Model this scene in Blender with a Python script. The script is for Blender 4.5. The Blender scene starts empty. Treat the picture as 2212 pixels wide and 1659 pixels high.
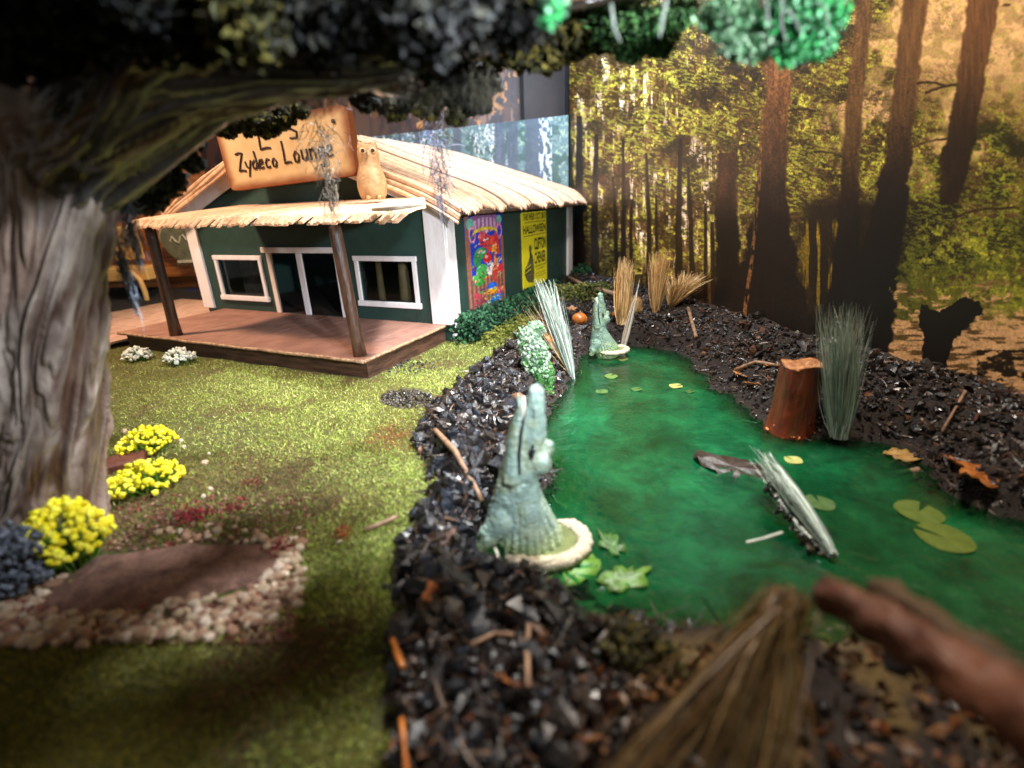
import bpy, bmesh, math, random
import numpy as np
from mathutils import Vector, Matrix, noise as mnoise

random.seed(7); rng = np.random.default_rng(7)
S = bpy.context.scene
COL = S.collection

# ------------------------------------------------------------------ camera
F, PITCH, ROLL, AZ = 1074.0, .3528, -.0405, -.4392      # focal length in px of a 2212 px wide frame
CAM = np.array([0, 0, 1.5])
_cp, _sp = math.cos(PITCH), math.sin(PITCH)
FWD = np.array([0, _cp, -_sp]); _r = np.array([1., 0, 0]); _u = np.cross(_r, FWD)
R2 = math.cos(ROLL) * _r + math.sin(ROLL) * _u
U2 = -math.sin(ROLL) * _r + math.cos(ROLL) * _u
cd = bpy.data.cameras.new('camera'); cam = bpy.data.objects.new('camera', cd); COL.objects.link(cam)
cam.matrix_world = Matrix(((R2[0], U2[0], -FWD[0], CAM[0]), (R2[1], U2[1], -FWD[1], CAM[1]), (R2[2], U2[2], -FWD[2], CAM[2]), (0, 0, 0, 1)))
cd.sensor_width = 36; cd.lens = 36 * F / 2212; cd.clip_start = .02; cd.clip_end = 200
cd.dof.use_dof = True; cd.dof.focus_distance = 4.3; cd.dof.aperture_fstop = .56
S.camera = cam

# ------------------------------------------------------------------ light
S.view_settings.view_transform = 'Standard'; S.view_settings.look = 'None'
S.view_settings.exposure = 0.38; S.view_settings.gamma = 1
W_ = bpy.data.worlds.new('World'); S.world = W_; W_.use_nodes = True
bg = W_.node_tree.nodes['Background']; bg.inputs[0].default_value = (1, .93, .82, 1); bg.inputs[1].default_value = .10


def aim(o, src, dst):
    o.location = src
    o.rotation_euler = (Vector(dst) - Vector(src)).to_track_quat('-Z', 'Y').to_euler()


def lamp(name, kind, src, dst, energy, color, size=.3, angle=60, blend=.5):
    l = bpy.data.lights.new(name, kind); o = bpy.data.objects.new(name, l); COL.objects.link(o)
    l.energy = energy; l.color = color
    if kind == 'SPOT':
        l.spot_size = math.radians(angle); l.spot_blend = blend; l.shadow_soft_size = size
    else:
        l.size = size
    aim(o, src, dst); return o


lamp('ceiling_spot', 'SPOT', (.9, 3.5, 4.6), (-.7, 3.3, 0), 1800, (.95, .98, 1.0), .14, 72, .85)
lamp('side_spot', 'SPOT', (.75, .25, 2.35), (-.6, 3.6, .2), 520, (.84, .91, 1.0), .08, 55, .75)
lamp('side_wall_fill', 'SPOT', (1.9, -.2, 1.95), (-.7, 5.4, .85), 900, (.9, .94, 1.0), .08, 46, .6)  # added fill, brightens the side wall and its posters
lamp('trunk_fill', 'SPOT', (.4, 1.2, 2.2), (-2.1, 2.1, 1.0), 260, (.82, .9, 1.0), .05, 48, .6)  # fill spot added to light the otherwise dark trunk
lamp('room_lamp', 'SPOT', (-5.4, 4.4, 4.9), (-2.7, 6.1, 1.0), 1250, (1.0, .68, .46), .35, 78, .6)
lamp('cabinet_fill', 'AREA', (-4.6, 7.6, 3.4), (-4.6, 9.6, 1.0), 60, (1.0, .72, .42), .4)  # extra warm fill put in to brighten the cabinet
lamp('wall_lamp', 'AREA', (1.2, 3.0, 6.2), (2.9, 3.2, 1.8), 350, (1.0, .89, .76), .7)
lamp('cool_lamp', 'AREA', (-.2, 6.6, 4.6), (.6, 9.4, 1.7), 260, (.66, .8, 1.0), .5)


# ------------------------------------------------------------------ geometry helpers
def ray(x, y): return FWD + (x - 1106) / F * R2 - (y - 829.5) / F * U2
def G(x, y, z=0.):
    r = ray(x, y); return CAM + r * ((z - 1.5) / r[2])
def PY(x, y, Y):
    r = ray(x, y); return CAM + r * (Y / r[1])
def depth(p): return float((np.asarray(p) - CAM) @ FWD)
def ppu(p): return F / depth(p)            # photo pixels per unit there
def proj(P):
    d = P - CAM; z = d @ FWD
    return 1106 + F * (d @ R2) / z, 829.5 - F * (d @ U2) / z

HB = np.array([-1.2478, 4.0336, 0.])       # front right corner of the deck
E1 = np.array([math.cos(AZ), math.sin(AZ), 0]); E2 = np.array([-math.sin(AZ), math.cos(AZ), 0])
DW, DD, ZT, HW, HL, OFF, HH = 3.491, 1.3307, .2844, 3.8875, 4.0746, .0649, 1.4253
def hp(u, v, z): return HB + u * E1 + v * E2 + np.array([0, 0, z])


def tag(o, label=None, cat=None, group=None, kind=None):
    if label: o['label'] = label
    if cat: o['category'] = cat
    if group: o['group'] = group
    if kind: o['kind'] = kind
    return o


def empty(name, loc, label, cat, group=None, rz=0.):
    o = bpy.data.objects.new(name, None); COL.objects.link(o); o.location = loc; o.rotation_euler = (0, 0, rz)
    o.empty_display_size = .05
    return tag(o, label, cat, group)


def mesh_np(V, Fc, cols=None, smooth=False, uv=None):
    """V (n,3); Fc list of faces or (m,k) array; cols (n,3)"""
    me = bpy.data.meshes.new('m')
    V = np.asarray(V, dtype=np.float32)
    if isinstance(Fc, np.ndarray):
        m, k = Fc.shape
        me.vertices.add(len(V)); me.vertices.foreach_set('co', V.ravel())
        me.loops.add(m * k); me.loops.foreach_set('vertex_index', Fc.ravel().astype(np.int32))
        me.polygons.add(m); me.polygons.foreach_set('loop_start', (np.arange(m) * k).astype(np.int32))
        me.polygons.foreach_set('loop_total', np.full(m, k, np.int32))
        me.update(calc_edges=True)
    else:
        me.from_pydata([tuple(map(float, v)) for v in V], [], Fc); me.update()
    if cols is not None:
        a = me.color_attributes.new('Col', 'FLOAT_COLOR', 'POINT')
        c = np.ones((len(V), 4), np.float32); c[:, :3] = cols; a.data.foreach_set('color', c.ravel())
    if uv is not None:
        l = me.uv_layers.new(name='UV'); li = np.zeros(len(me.loops), np.int32); me.loops.foreach_get('vertex_index', li)
        l.data.foreach_set('uv', np.asarray(uv, np.float32)[li].ravel())
    if smooth: me.shade_smooth()
    else: me.shade_flat()
    return me


def obj(name, me, mat=None, parent=None, loc=None):
    me.name = name
    if mat and not me.materials: me.materials.append(mat)
    o = bpy.data.objects.new(name, me); COL.objects.link(o)
    if parent is not None: o.parent = parent
    if loc is not None: o.location = loc
    return o


class MB:
    """collects boxes, tubes and prisms in one mesh"""
    def __init__(s): s.V = []; s.F = []
    def add(s, V, Fc):
        n = len(s.V); s.V += [tuple(map(float, v)) for v in V]; s.F += [[i + n for i in f] for f in Fc]; return s
    def frame_box(s, o, ax, ay, az):
        o, ax, ay, az = map(np.asarray, (o, ax, ay, az))
        V = [o + i * ax + j * ay + k * az for k in (0, 1) for j in (0, 1) for i in (0, 1)]
        return s.add(V, [[0, 2, 3, 1], [4, 5, 7, 6], [0, 1, 5, 4], [2, 6, 7, 3], [0, 4, 6, 2], [1, 3, 7, 5]])
    def box(s, x0, x1, y0, y1, z0, z1):
        return s.frame_box((x0, y0, z0), (x1 - x0, 0, 0), (0, y1 - y0, 0), (0, 0, z1 - z0))
    def tube(s, pts, rad, n=8, cap=True, jit=0.):
        pts = [np.asarray(p, float) for p in pts]; m = len(pts)
        if not hasattr(rad, '__len__'): rad = [rad] * m
        V = []
        up = np.array([.13, .21, .97])
        for i, p in enumerate(pts):
            t = pts[min(i + 1, m - 1)] - pts[max(i - 1, 0)]; t = t / (np.linalg.norm(t) + 1e-9)
            a = np.cross(t, up); 
            if np.linalg.norm(a) < .15: a = np.cross(t, np.array([1, 0, 0]))
            a /= np.linalg.norm(a); b = np.cross(t, a)
            for j in range(n):
                th = 2 * math.pi * j / n; rr = rad[i] * (1 + jit * random.uniform(-1, 1))
                V.append(p + rr * (math.cos(th) * a + math.sin(th) * b))
        Fc = [[i * n + j, i * n + (j + 1) % n, (i + 1) * n + (j + 1) % n, (i + 1) * n + j] for i in range(m - 1) for j in range(n)]
        if cap: Fc += [list(range(n))[::-1], [(m - 1) * n + j for j in range(n)]]
        return s.add(V, Fc)
    def build(s, name, mat, parent=None, bevel=0., smooth=False):
        me = bpy.data.meshes.new(name); me.from_pydata(s.V, [], s.F); me.update()
        bm = bmesh.new(); bm.from_mesh(me); bmesh.ops.recalc_face_normals(bm, faces=bm.faces)
        if bevel: bmesh.ops.bevel(bm, geom=bm.edges[:], offset=bevel, segments=1, affect='EDGES', profile=.7)
        bm.to_mesh(me); bm.free()
        if smooth: me.polygons.foreach_set('use_smooth', [True] * len(me.polygons))
        return obj(name, me, mat, parent)


def hbox(u0, u1, v0, v1, z0, z1, name, mat, parent, bevel=0.):
    m = MB(); m.frame_box(hp(u0, v0, z0), (u1 - u0) * E1, (v1 - v0) * E2, (0, 0, z1 - z0)); return m.build(name, mat, parent, bevel)


# ------------------------------------------------------------------ materials
def srgb(r, g=None, b=None):
    if g is None: r, g, b = r
    f = lambda c: (c / 255 / 12.92) if c / 255 <= .04045 else ((c / 255 + .055) / 1.055) ** 2.4
    return np.array([f(r), f(g), f(b)])


def mat(name, c1, c2=None, scale=8., rough=.7, bump=0., bscale=None, stretch=(1, 1, 1), attr=False, spec=.5, detail=5, coat=0., c3=None, sub=0., lo=.35, hi=.65):
    m = bpy.data.materials.new(name); m.use_nodes = True; nt = m.node_tree; N = nt.nodes; L = nt.links
    b = N['Principled BSDF']; b.inputs['Roughness'].default_value = rough; b.inputs['Specular IOR Level'].default_value = spec
    b.inputs['Coat Weight'].default_value = coat; b.inputs['Coat Roughness'].default_value = .12
    tc = N.new('ShaderNodeTexCoord'); mp = N.new('ShaderNodeMapping'); mp.inputs['Scale'].default_value = stretch
    L.new(tc.outputs['Object'], mp.inputs['Vector'])
    nz = N.new('ShaderNodeTexNoise'); nz.inputs['Scale'].default_value = scale; nz.inputs['Detail'].default_value = detail; nz.inputs['Roughness'].default_value = .62
    L.new(mp.outputs[0], nz.inputs['Vector'])
    rp = N.new('ShaderNodeValToRGB'); L.new(nz.outputs['Fac'], rp.inputs[0])
    e = rp.color_ramp.elements; e[0].position = lo; e[1].position = hi
    if c2 is None: c2 = tuple(c * .7 for c in c1)
    e[0].color = (*c2, 1); e[1].color = (*c1, 1)
    if c3 is not None:
        x = e.new((lo + hi) / 2); x.color = (*c3, 1)
    out = rp.outputs[0]
    if attr:
        at = N.new('ShaderNodeAttribute'); at.attribute_name = 'Col'
        mx = N.new('ShaderNodeMix'); mx.data_type = 'RGBA'; mx.blend_type = 'MULTIPLY'; mx.inputs[0].default_value = 1
        L.new(at.outputs['Color'], mx.inputs[6]); L.new(out, mx.inputs[7]); out = mx.outputs[2]
    L.new(out, b.inputs['Base Color'])
    if bump:
        nb = N.new('ShaderNodeTexNoise'); nb.inputs['Scale'].default_value = bscale or scale * 3; nb.inputs['Detail'].default_value = 6
        L.new(mp.outputs[0], nb.inputs['Vector'])
        bp = N.new('ShaderNodeBump'); bp.inputs['Strength'].default_value = 1; bp.inputs['Distance'].default_value = bump
        L.new(nb.outputs['Fac'], bp.inputs['Height']); L.new(bp.outputs[0], b.inputs['Normal'])
    return m


W1 = (1, 1, 1)
M = dict(
    ground=mat('ground_soil', W1, (.55, .55, .55), 14, .9, .012, 60, attr=True),
    grass=mat('grass_fibre', W1, (.7, .7, .7), 30, .75, attr=True, spec=.25),
    mulch=mat('mulch_chips', (.8, .8, .82), (.22, .22, .25), 30, .36, .004, 90, attr=True, spec=.6, coat=.15),
    foam=mat('foliage_foam', W1, (.55, .55, .55), 40, .8, .003, 120, attr=True, spec=.3),
    petal=mat('petal', W1, (.8, .8, .8), 40, .6, attr=True),
    blade=mat('dry_blade', W1, (.75, .75, .75), 20, .5, attr=True, spec=.5),
    green=mat('green_paint', (.022, .058, .047), (.017, .044, .036), 9, .55, .002, 70),
    white=mat('white_paint', (.86, .83, .84), (.76, .70, .69), 11, .55, .003, 60, stretch=(1, 1, .3)),
    wood=mat('brown_post', (.12, .055, .03), (.025, .012, .008), 9, .4, .006, 40, stretch=(3, 3, .5), coat=.2),
    deck=mat('deck_wood', (.38, .20, .15), (.27, .135, .10), 3, .6, .003, 60, stretch=(1.5, 1.5, 1)),
    deckedge=mat('deck_edge', (.55, .36, .22), (.22, .11, .06), 30, .6, .008, 60),
    fascia=mat('deck_fascia', (.11, .05, .03), (.03, .014, .01), 8, .5, .006, 50, stretch=(.6, .6, 4)),
    thatch=mat('thatch', (.86, .62, .44), (.60, .36, .21), 14, .6, .006, 80, stretch=(1, 1, 1), attr=True),
    thatchdark=mat('thatch_under', (.10, .05, .03), (.04, .02, .012), 9, .8),
    sign=mat('sign_wood', (.66, .50, .28), (.56, .40, .20), 5, .5, .001, 40, attr=True),
    ink=mat('burnt_ink', (.02, .008, .005), (.03, .012, .008), 5, .7),
    owl=mat('owl_clay', (.44, .27, .12), (.28, .155, .065), 14, .6, .006, 45),
    dark=mat('dark_paint', (.012, .01, .01), (.006, .005, .005), 5, .7),
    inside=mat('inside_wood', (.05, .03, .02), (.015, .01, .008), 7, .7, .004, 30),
    yellow=mat('poster_yellow', (.85, .76, .02), (.78, .69, .02), 6, .5),
    black=mat('print_black', (.012, .012, .01), (.02, .02, .015), 6, .6),
    bark=mat('bark', (1, 1, 1), (.55, .52, .52), 9, .3, .010, 14, stretch=(1, 1, .6), attr=True, coat=.6),
    gator=mat('gator_skin', (.36, .45, .38), (.20, .27, .21), 16, .42, .010, 60, attr=True, coat=.12),
    tooth=mat('mouth_lining', (.75, .72, .6), (.6, .55, .42), 20, .5),
    eye=mat('dark_eye', (.02, .02, .035), (.01, .01, .015), 9, .15),
    sand=mat('sand_ring', (.74, .64, .46), (.46, .38, .25), 60, .85, .012, 90),
    pebble=mat('pebble', W1, (.75, .7, .66), 22, .5, .002, 60, attr=True),
    dirt=mat('dirt', (.26, .14, .105), (.12, .062, .046), 12, .9, .012, 40),
    stump=mat('stump_resin', (.32, .045, .016), (.08, .012, .005), 13, .13, .012, 30, stretch=(1, 1, .35), coat=1, lo=.3, hi=.7),
    stumptop=mat('stump_top', (.62, .30, .12), (.22, .07, .03), 15, .3, .014, 40, coat=.4),
    leaf=mat('oak_leaf', (.42, .17, .06), (.22, .08, .03), 16, .5, .004, 40, attr=True),
    pad=mat('lily_pad', (.34, .36, .13), (.20, .25, .08), 18, .4, .002, 50, attr=True),
    cabinet=mat('cabinet_wood', (.50, .19, .055), (.25, .075, .022), 3.2, .35, .004, 20, stretch=(.5, 1, 5), coat=.3),
    cabyellow=mat('pale_wood', (.85, .50, .16), (.70, .36, .10), 3, .4, 0, stretch=(.5, 1, 4)),
    plank=mat('floor_plank', (.62, .42, .34), (.40, .24, .18), 6, .5, .003, 30, stretch=(4, .5, 1)),
    blue=mat('blue_plastic', (.012, .022, .16), (.008, .014, .09), 3, .35),
    ornament=mat('ornament_green', (.20, .19, .11), (.11, .11, .07), 9, .5, .01, 25),
    cream=mat('cream_paint', (.72, .64, .48), (.6, .5, .36), 9, .5),
    wall=mat('room_wall_paint', (.12, .07, .05), (.08, .05, .04), 2, .8),
    log=mat('log_red', (.16, .050, .020), (.035, .012, .008), 9, .6, .02, 20, coat=.05),
    pumpkin=mat('orange_gourd', (.62, .20, .03), (.38, .10, .015), 14, .35, .002, 30, coat=.3),
    stick=mat('stick', (.36, .22, .13), (.17, .09, .05), 20, .6, .004, 60),
)


def glassy(name, tint, rough, blend_ior, bump=0., bscale=6., spec_col=(1, 1, 1)):
    m = bpy.data.materials.new(name); m.use_nodes = True; nt = m.node_tree; N = nt.nodes; L = nt.links
    N.remove(N['Principled BSDF']); out = N['Material Output']
    tr = N.new('ShaderNodeBsdfTransparent'); tr.inputs[0].default_value = (*tint, 1)
    gl = N.new('ShaderNodeBsdfGlossy'); gl.inputs['Roughness'].default_value = rough; gl.inputs[0].default_value = (*spec_col, 1)
    fr = N.new('ShaderNodeFresnel'); fr.inputs[0].default_value = blend_ior
    mx = N.new('ShaderNodeMixShader'); L.new(fr.outputs[0], mx.inputs[0]); L.new(tr.outputs[0], mx.inputs[1]); L.new(gl.outputs[0], mx.inputs[2])
    if bump:
        tc = N.new('ShaderNodeTexCoord'); nb = N.new('ShaderNodeTexNoise'); nb.inputs['Scale'].default_value = bscale; nb.inputs['Detail'].default_value = 5
        L.new(tc.outputs['Object'], nb.inputs['Vector']); bp = N.new('ShaderNodeBump'); bp.inputs['Distance'].default_value = bump
        L.new(nb.outputs['Fac'], bp.inputs['Height'])
        for t in (gl, fr): L.new(bp.outputs[0], t.inputs['Normal'])
    L.new(mx.outputs[0], out.inputs[0]); return m


M['glass'] = glassy('window_glass', (.7, .75, .75), .03, 1.2)
# pond resin: clear green surface over a painted bed, with a thin cloudy skin
def pond_material():
    m = glassy('pond_water', (.34, .80, .50), .035, 1.52, .009, 13.0)
    nt = m.node_tree; N = nt.nodes; L = nt.links
    mx = [n for n in N if n.type == 'MIX_SHADER'][0]; out = N['Material Output']
    df = N.new('ShaderNodeBsdfDiffuse')
    tc = [n for n in N if n.type == 'TEX_COORD'][0]
    nz = N.new('ShaderNodeTexNoise'); nz.inputs['Scale'].default_value = 3.4; nz.inputs['Detail'].default_value = 12; nz.inputs['Roughness'].default_value = .82; nz.inputs['Distortion'].default_value = .5
    L.new(tc.outputs['Object'], nz.inputs['Vector'])
    cr = N.new('ShaderNodeValToRGB'); L.new(nz.outputs['Fac'], cr.inputs[0]); e = cr.color_ramp.elements
    e[0].position = .34; e[0].color = (.003, .026, .011, 1); e[1].position = .70; e[1].color = (.012, .175, .055, 1); e3 = e.new(.5); e3.color = (.004, .085, .030, 1)
    at = N.new('ShaderNodeAttribute'); at.attribute_name = 'Col'; sp = N.new('ShaderNodeSeparateColor'); L.new(at.outputs['Color'], sp.inputs[0])
    mc = N.new('ShaderNodeMix'); mc.data_type = 'RGBA'; L.new(sp.outputs[1], mc.inputs[0]); L.new(cr.outputs[0], mc.inputs[6]); mc.inputs[7].default_value = (.030, .022, .010, 1); L.new(mc.outputs[2], df.inputs[0])
    nz2 = N.new('ShaderNodeTexNoise'); nz2.inputs['Scale'].default_value = 1.7; nz2.inputs['Detail'].default_value = 6
    L.new(tc.outputs['Object'], nz2.inputs['Vector'])
    mr = N.new('ShaderNodeMapRange'); mr.inputs[1].default_value = .35; mr.inputs[2].default_value = .65; mr.inputs[3].default_value = .42; mr.inputs[4].default_value = .85
    nz3 = N.new('ShaderNodeTexNoise'); nz3.inputs['Scale'].default_value = .9; nz3.inputs['Detail'].default_value = 4; L.new(tc.outputs['Object'], nz3.inputs['Vector'])
    mr3 = N.new('ShaderNodeMapRange'); mr3.inputs[1].default_value = .36; mr3.inputs[2].default_value = .60; mr3.inputs[3].default_value = .55; mr3.inputs[4].default_value = 1.3; L.new(nz3.outputs['Fac'], mr3.inputs[0])
    vm = N.new('ShaderNodeVectorMath'); vm.operation = 'SCALE'; L.new(mc.outputs[2], vm.inputs[0]); L.new(mr3.outputs[0], vm.inputs['Scale']); L.new(vm.outputs[0], df.inputs[0])
    L.new(nz2.outputs['Fac'], mr.inputs[0]); ml = N.new('ShaderNodeMath'); ml.operation = 'MULTIPLY'; L.new(mr.outputs[0], ml.inputs[0]); L.new(sp.outputs[0], ml.inputs[1])
    tr = [n for n in N if n.type == 'BSDF_TRANSPARENT'][0]
    m2 = N.new('ShaderNodeMixShader'); L.new(ml.outputs[0], m2.inputs[0]); L.new(tr.outputs[0], m2.inputs[1]); L.new(df.outputs[0], m2.inputs[2])
    L.new(m2.outputs[0], mx.inputs[1])
    return m
M['water'] = pond_material()

# ------------------------------------------------------------------ numpy noise for the prints
def vnoise(x, y, seed=0):
    xi = np.floor(x).astype(np.int64); yi = np.floor(y).astype(np.int64); fx = x - xi; fy = y - yi
    fx = fx * fx * (3 - 2 * fx); fy = fy * fy * (3 - 2 * fy)
    def h(a, b):
        n = (a * 374761393 + b * 668265263 + seed * 1442695041) & 0xffffffff
        n = ((n ^ (n >> 13)) * 1274126177) & 0xffffffff
        return ((n ^ (n >> 16)) & 0xffff) / 65535.
    return (h(xi, yi) * (1 - fx) + h(xi + 1, yi) * fx) * (1 - fy) + (h(xi, yi + 1) * (1 - fx) + h(xi + 1, yi + 1) * fx) * fy
def fbm(x, y, o=4, seed=0):
    s = 0; a = .5
    for i in range(o): s = s + a * vnoise(x * 2 ** i, y * 2 ** i, seed + i); a *= .5
    return s / (1 - .5 ** o)
def sstep(a, b, x):
    t = np.clip((x - a) / (b - a), 0, 1); return t * t * (3 - 2 * t)
def inpoly(x, y, poly):
    c = np.zeros(np.shape(x), bool); n = len(poly)
    for i in range(n):
        x0, y0 = poly[i]; x1, y1 = poly[(i + 1) % n]
        if y0 == y1: continue
        t = (y0 > y) != (y1 > y); c ^= t & (x < (x1 - x0) * (y - y0) / (y1 - y0) + x0)
    return c
def polydist(x, y, poly):
    """signed distance, negative inside"""
    d = np.full(np.shape(x), 1e9); n = len(poly)
    for i in range(n):
        x0, y0 = poly[i][:2]; x1, y1 = poly[(i + 1) % n][:2]; dx, dy = x1 - x0, y1 - y0
        t = np.clip(((x - x0) * dx + (y - y0) * dy) / (dx * dx + dy * dy + 1e-12), 0, 1)
        d = np.minimum(d, np.hypot(x - x0 - t * dx, y - y0 - t * dy))
    return np.where(inpoly(x, y, [p[:2] for p in poly]), -d, d)


def image_mat(name, rgb, rough=.45):
    h, w, _ = rgb.shape
    im = bpy.data.images.new(name, w, h, alpha=False); px = np.ones((h, w, 4), np.float32); px[..., :3] = np.clip(rgb, 0, 1)
    im.pixels.foreach_set(px.ravel()); im.update(); im.pack()
    m = bpy.data.materials.new(name); m.use_nodes = True; nt = m.node_tree
    t = nt.nodes.new('ShaderNodeTexImage'); t.image = im; b = nt.nodes['Principled BSDF']; b.inputs['Roughness'].default_value = rough
    nt.links.new(t.outputs[0], b.inputs['Base Color']); return m


def mixc(img, mask, c):
    img[:] = img * (1 - mask[..., None]) + mask[..., None] * np.asarray(c, float) if np.ndim(c) < 3 else img * (1 - mask[..., None]) + mask[..., None] * c


def print_panel(name, P0, P1, z0, z1, w, h, painter, thick=.05, label='', cat='backdrop'):
    """upright board from P0 to P1 (ground points), its front carries a printed picture"""
    P0 = np.array([P0[0], P0[1]]); P1 = np.array([P1[0], P1[1]])
    d = P1 - P0; L = np.linalg.norm(d); d /= L; n = np.array([d[1], -d[0]])
    if n @ (-P0) < 0: n = -n
    us = (np.arange(w) + .5) / w; vs = (np.arange(h) + .5) / h; U, V = np.meshgrid(us, vs)
    pts = np.stack([P0[0] + d[0] * L * U, P0[1] + d[1] * L * U, z0 + (z1 - z0) * V], -1)
    x, y = proj(pts)
    rgb = painter(x, y, U * L, z0 + (z1 - z0) * V)
    m = image_mat(name + '_print', rgb / 255.)       # painted in display colours
    root = empty(name, (P0[0], P0[1], z0), label, cat)
    o3 = lambda q, z: np.array([q[0], q[1], z]) - np.array([P0[0], P0[1], z0])
    Vv = [o3(P0, z0), o3(P1, z0), o3(P1, z1), o3(P0, z1)]
    obj('printed_sheet', mesh_np(Vv, [[0, 1, 2, 3]], uv=[(0, 0), (1, 0), (1, 1), (0, 1)]), m, root)
    b = MB(); q = -n * .003; b.frame_box(o3(P0 + q, z0), np.append(d * L, 0), np.append(-n * thick, 0), (0, 0, z1 - z0))
    b.build('board', M['dark'], root)
    return root


def trunk_mask(x, y, pts, soft=3):
    """pts: (y, centre x, half width)"""
    p = np.array(pts, float); c = np.interp(y, p[:, 0], p[:, 1]); hw = np.interp(y, p[:, 0], p[:, 2])
    wob = (fbm(y / 22., x * 0 + pts[0][1], 3, 5) - .5) * hw * .5
    m = 1 - sstep(hw - soft, hw + soft, np.abs(x - c - wob))
    return m * ((y >= p[0, 0]) & (y <= p[-1, 0]))


def paint_forest(x, y, U, Z):
    n1 = fbm(x / 17, y / 15, 5, 1); n2 = fbm(x / 5.5, y / 5, 4, 2); n3 = fbm(x / 90, y / 80, 4, 3); st = fbm(x / 5.5, y / 70, 4, 4)
    img = np.zeros(x.shape + (3,))
    sky = np.array([218, 172, 136.]); pink = np.array([204, 178, 168.]); fol = np.array([142, 138, 56.]); dk = np.array([44, 33, 18.]); br = np.array([104, 76, 46.])
    left = 1 - sstep(1520, 1660, x)
    img[:] = br
    mixc(img, sstep(.5, .62, n3) * sstep(1700, 1850, x) * (1 - sstep(300, 520, y)) * .9, sky)
    mixc(img, sstep(1880, 2020, x) * (1 - sstep(120, 330, y + (2212 - x) * .2)), sky)
    # left half: light strands between dark stems
    gap = left * sstep(.47, .63, st) * (1 - sstep(520, 620, y)); mixc(img, gap * sstep(.4, .55, n3 + .1), pink)
    mixc(img, left * sstep(.50, .58, fbm(x / 14, y / 60, 3, 9)) * .8, np.array([74, 48, 26]))
    # foliage speckle
    fm = sstep(.42, .64, n1) * sstep(.38, .66, n2); ylim = 1 - sstep(560, 640, y) * (x > 1500)
    skm = np.clip(sstep(1880, 2020, x) * (1 - sstep(150, 380, y + (2212 - x) * .2)) + sstep(.5, .62, n3) * sstep(1700, 1850, x) * (1 - sstep(300, 520, y)) * .6, 0, 1)
    ylim = ylim * (1 - .72 * skm)
    mixc(img, fm * ylim * (1 - .35 * left), fol)
    mixc(img, sstep(.56, .70, n2) * sstep(.42, .6, n1) * ylim * .85, np.array([214, 190, 96]))
    mixc(img, sstep(.48, .64, fbm(x / 22, y / 19, 5, 12)) * .8 * ylim, np.array([66, 50, 26]))
    mixc(img, sstep(.55, .66, fbm(x / 60, y / 35, 4, 14)) * sstep(1950, 2050, x) * sstep(200, 300, y) * (1 - sstep(600, 640, y)), np.array([54, 48, 20]))
    spr = fbm((x + y * .5) / 9., (y - x * .3) / 3.2, 4, 15); big_ = fbm(x / 70, y / 55, 3, 16)
    mixc(img, sstep(.46, .62, spr) * sstep(.40, .60, big_) * ylim * .75, np.array([164, 158, 70])); mixc(img, sstep(.50, .66, fbm((x + y * .4) / 7., (y - x * .35) / 3., 4, 17)) * sstep(.60, .42, big_) * ylim * .8, np.array([48, 42, 20]))
    # low dark shrub belt and water with reflections
    sh = sstep(1700, 1760, x) * (1 - sstep(2000, 2100, x)) * sstep(425, 465, y + 30 * n3)
    refl = np.where(sstep(.46, .62, fbm(x / 7., y / 120, 4, 21))[..., None] > .5, np.array([128, 104, 30.]), dk)
    mixc(img, sh, dk); mixc(img, sh * sstep(.50, .64, fbm(x / 8, y / 90, 4, 22)) * sstep(470, 490, y) * (1 - sstep(640, 740, y)) * (1 - sstep(1870, 1900, x)), np.array([142, 112, 36]))
    # pale water lower right with ripples
    pw = sstep(1890, 1925, x) * sstep(585, 625, y + (n3 - .5) * 60)
    mixc(img, pw, np.array([206, 158, 122]))
    mixc(img, pw * sstep(.48, .66, fbm(x / 26, y / 5, 4, 23)) * .85, np.array([84, 62, 34]))
    mixc(img, sstep(.5, .6, fbm(x / 24, y / 20, 4, 31)) * sstep(1890, 1960, x) * sstep(480, 560, y) * (1 - sstep(690, 760, y + (x - 1900) * .15)), np.array([88, 84, 30]) * (.6 + .8 * n2)[..., None])
    mixc(img, sstep(.55, .62, fbm(x / 14, y / 12, 4, 32)) * sstep(1960, 2000, x) * sstep(450, 500, y) * (1 - sstep(650, 700, y)), np.array([150, 140, 56]) * (.6 + .8 * n2)[..., None])
    mixc(img, sstep(.45, .6, spr) * sstep(1900, 1990, x) * sstep(330, 420, y) * (1 - sstep(640, 720, y)) * .8, np.array([120, 118, 44]))
    # darker floor on the left
    fl = (1 - sstep(1700, 1760, x)) * sstep(560, 700, y - (x - 1230) * .12 + (n1 - .5) * 80); mixc(img, fl * .9, np.array([30, 20, 12]))
    # thin stems
    thin = [(1232, 14), (1252, 12), (1284, 9), (1330, 5), (1347, 6), (1362, 4), (1402, 6), (1418, 4), (1466, 8), (1492, 6), (1524, 4), (1538, 5)]
    for i, (cx, hw) in enumerate(thin):
        y0 = [250, 250, 290, 380, 300, 430, 330, 420, 300, 360, 440, 480][i]
        mixc(img, trunk_mask(x, y, [(y0, cx - 6 + i % 3 * 5, hw * .45), (480, cx, hw * .8), (720, cx + (i % 2) * 5, hw * 1.3)], 2) * .92, np.array([38, 25, 14]))
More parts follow.
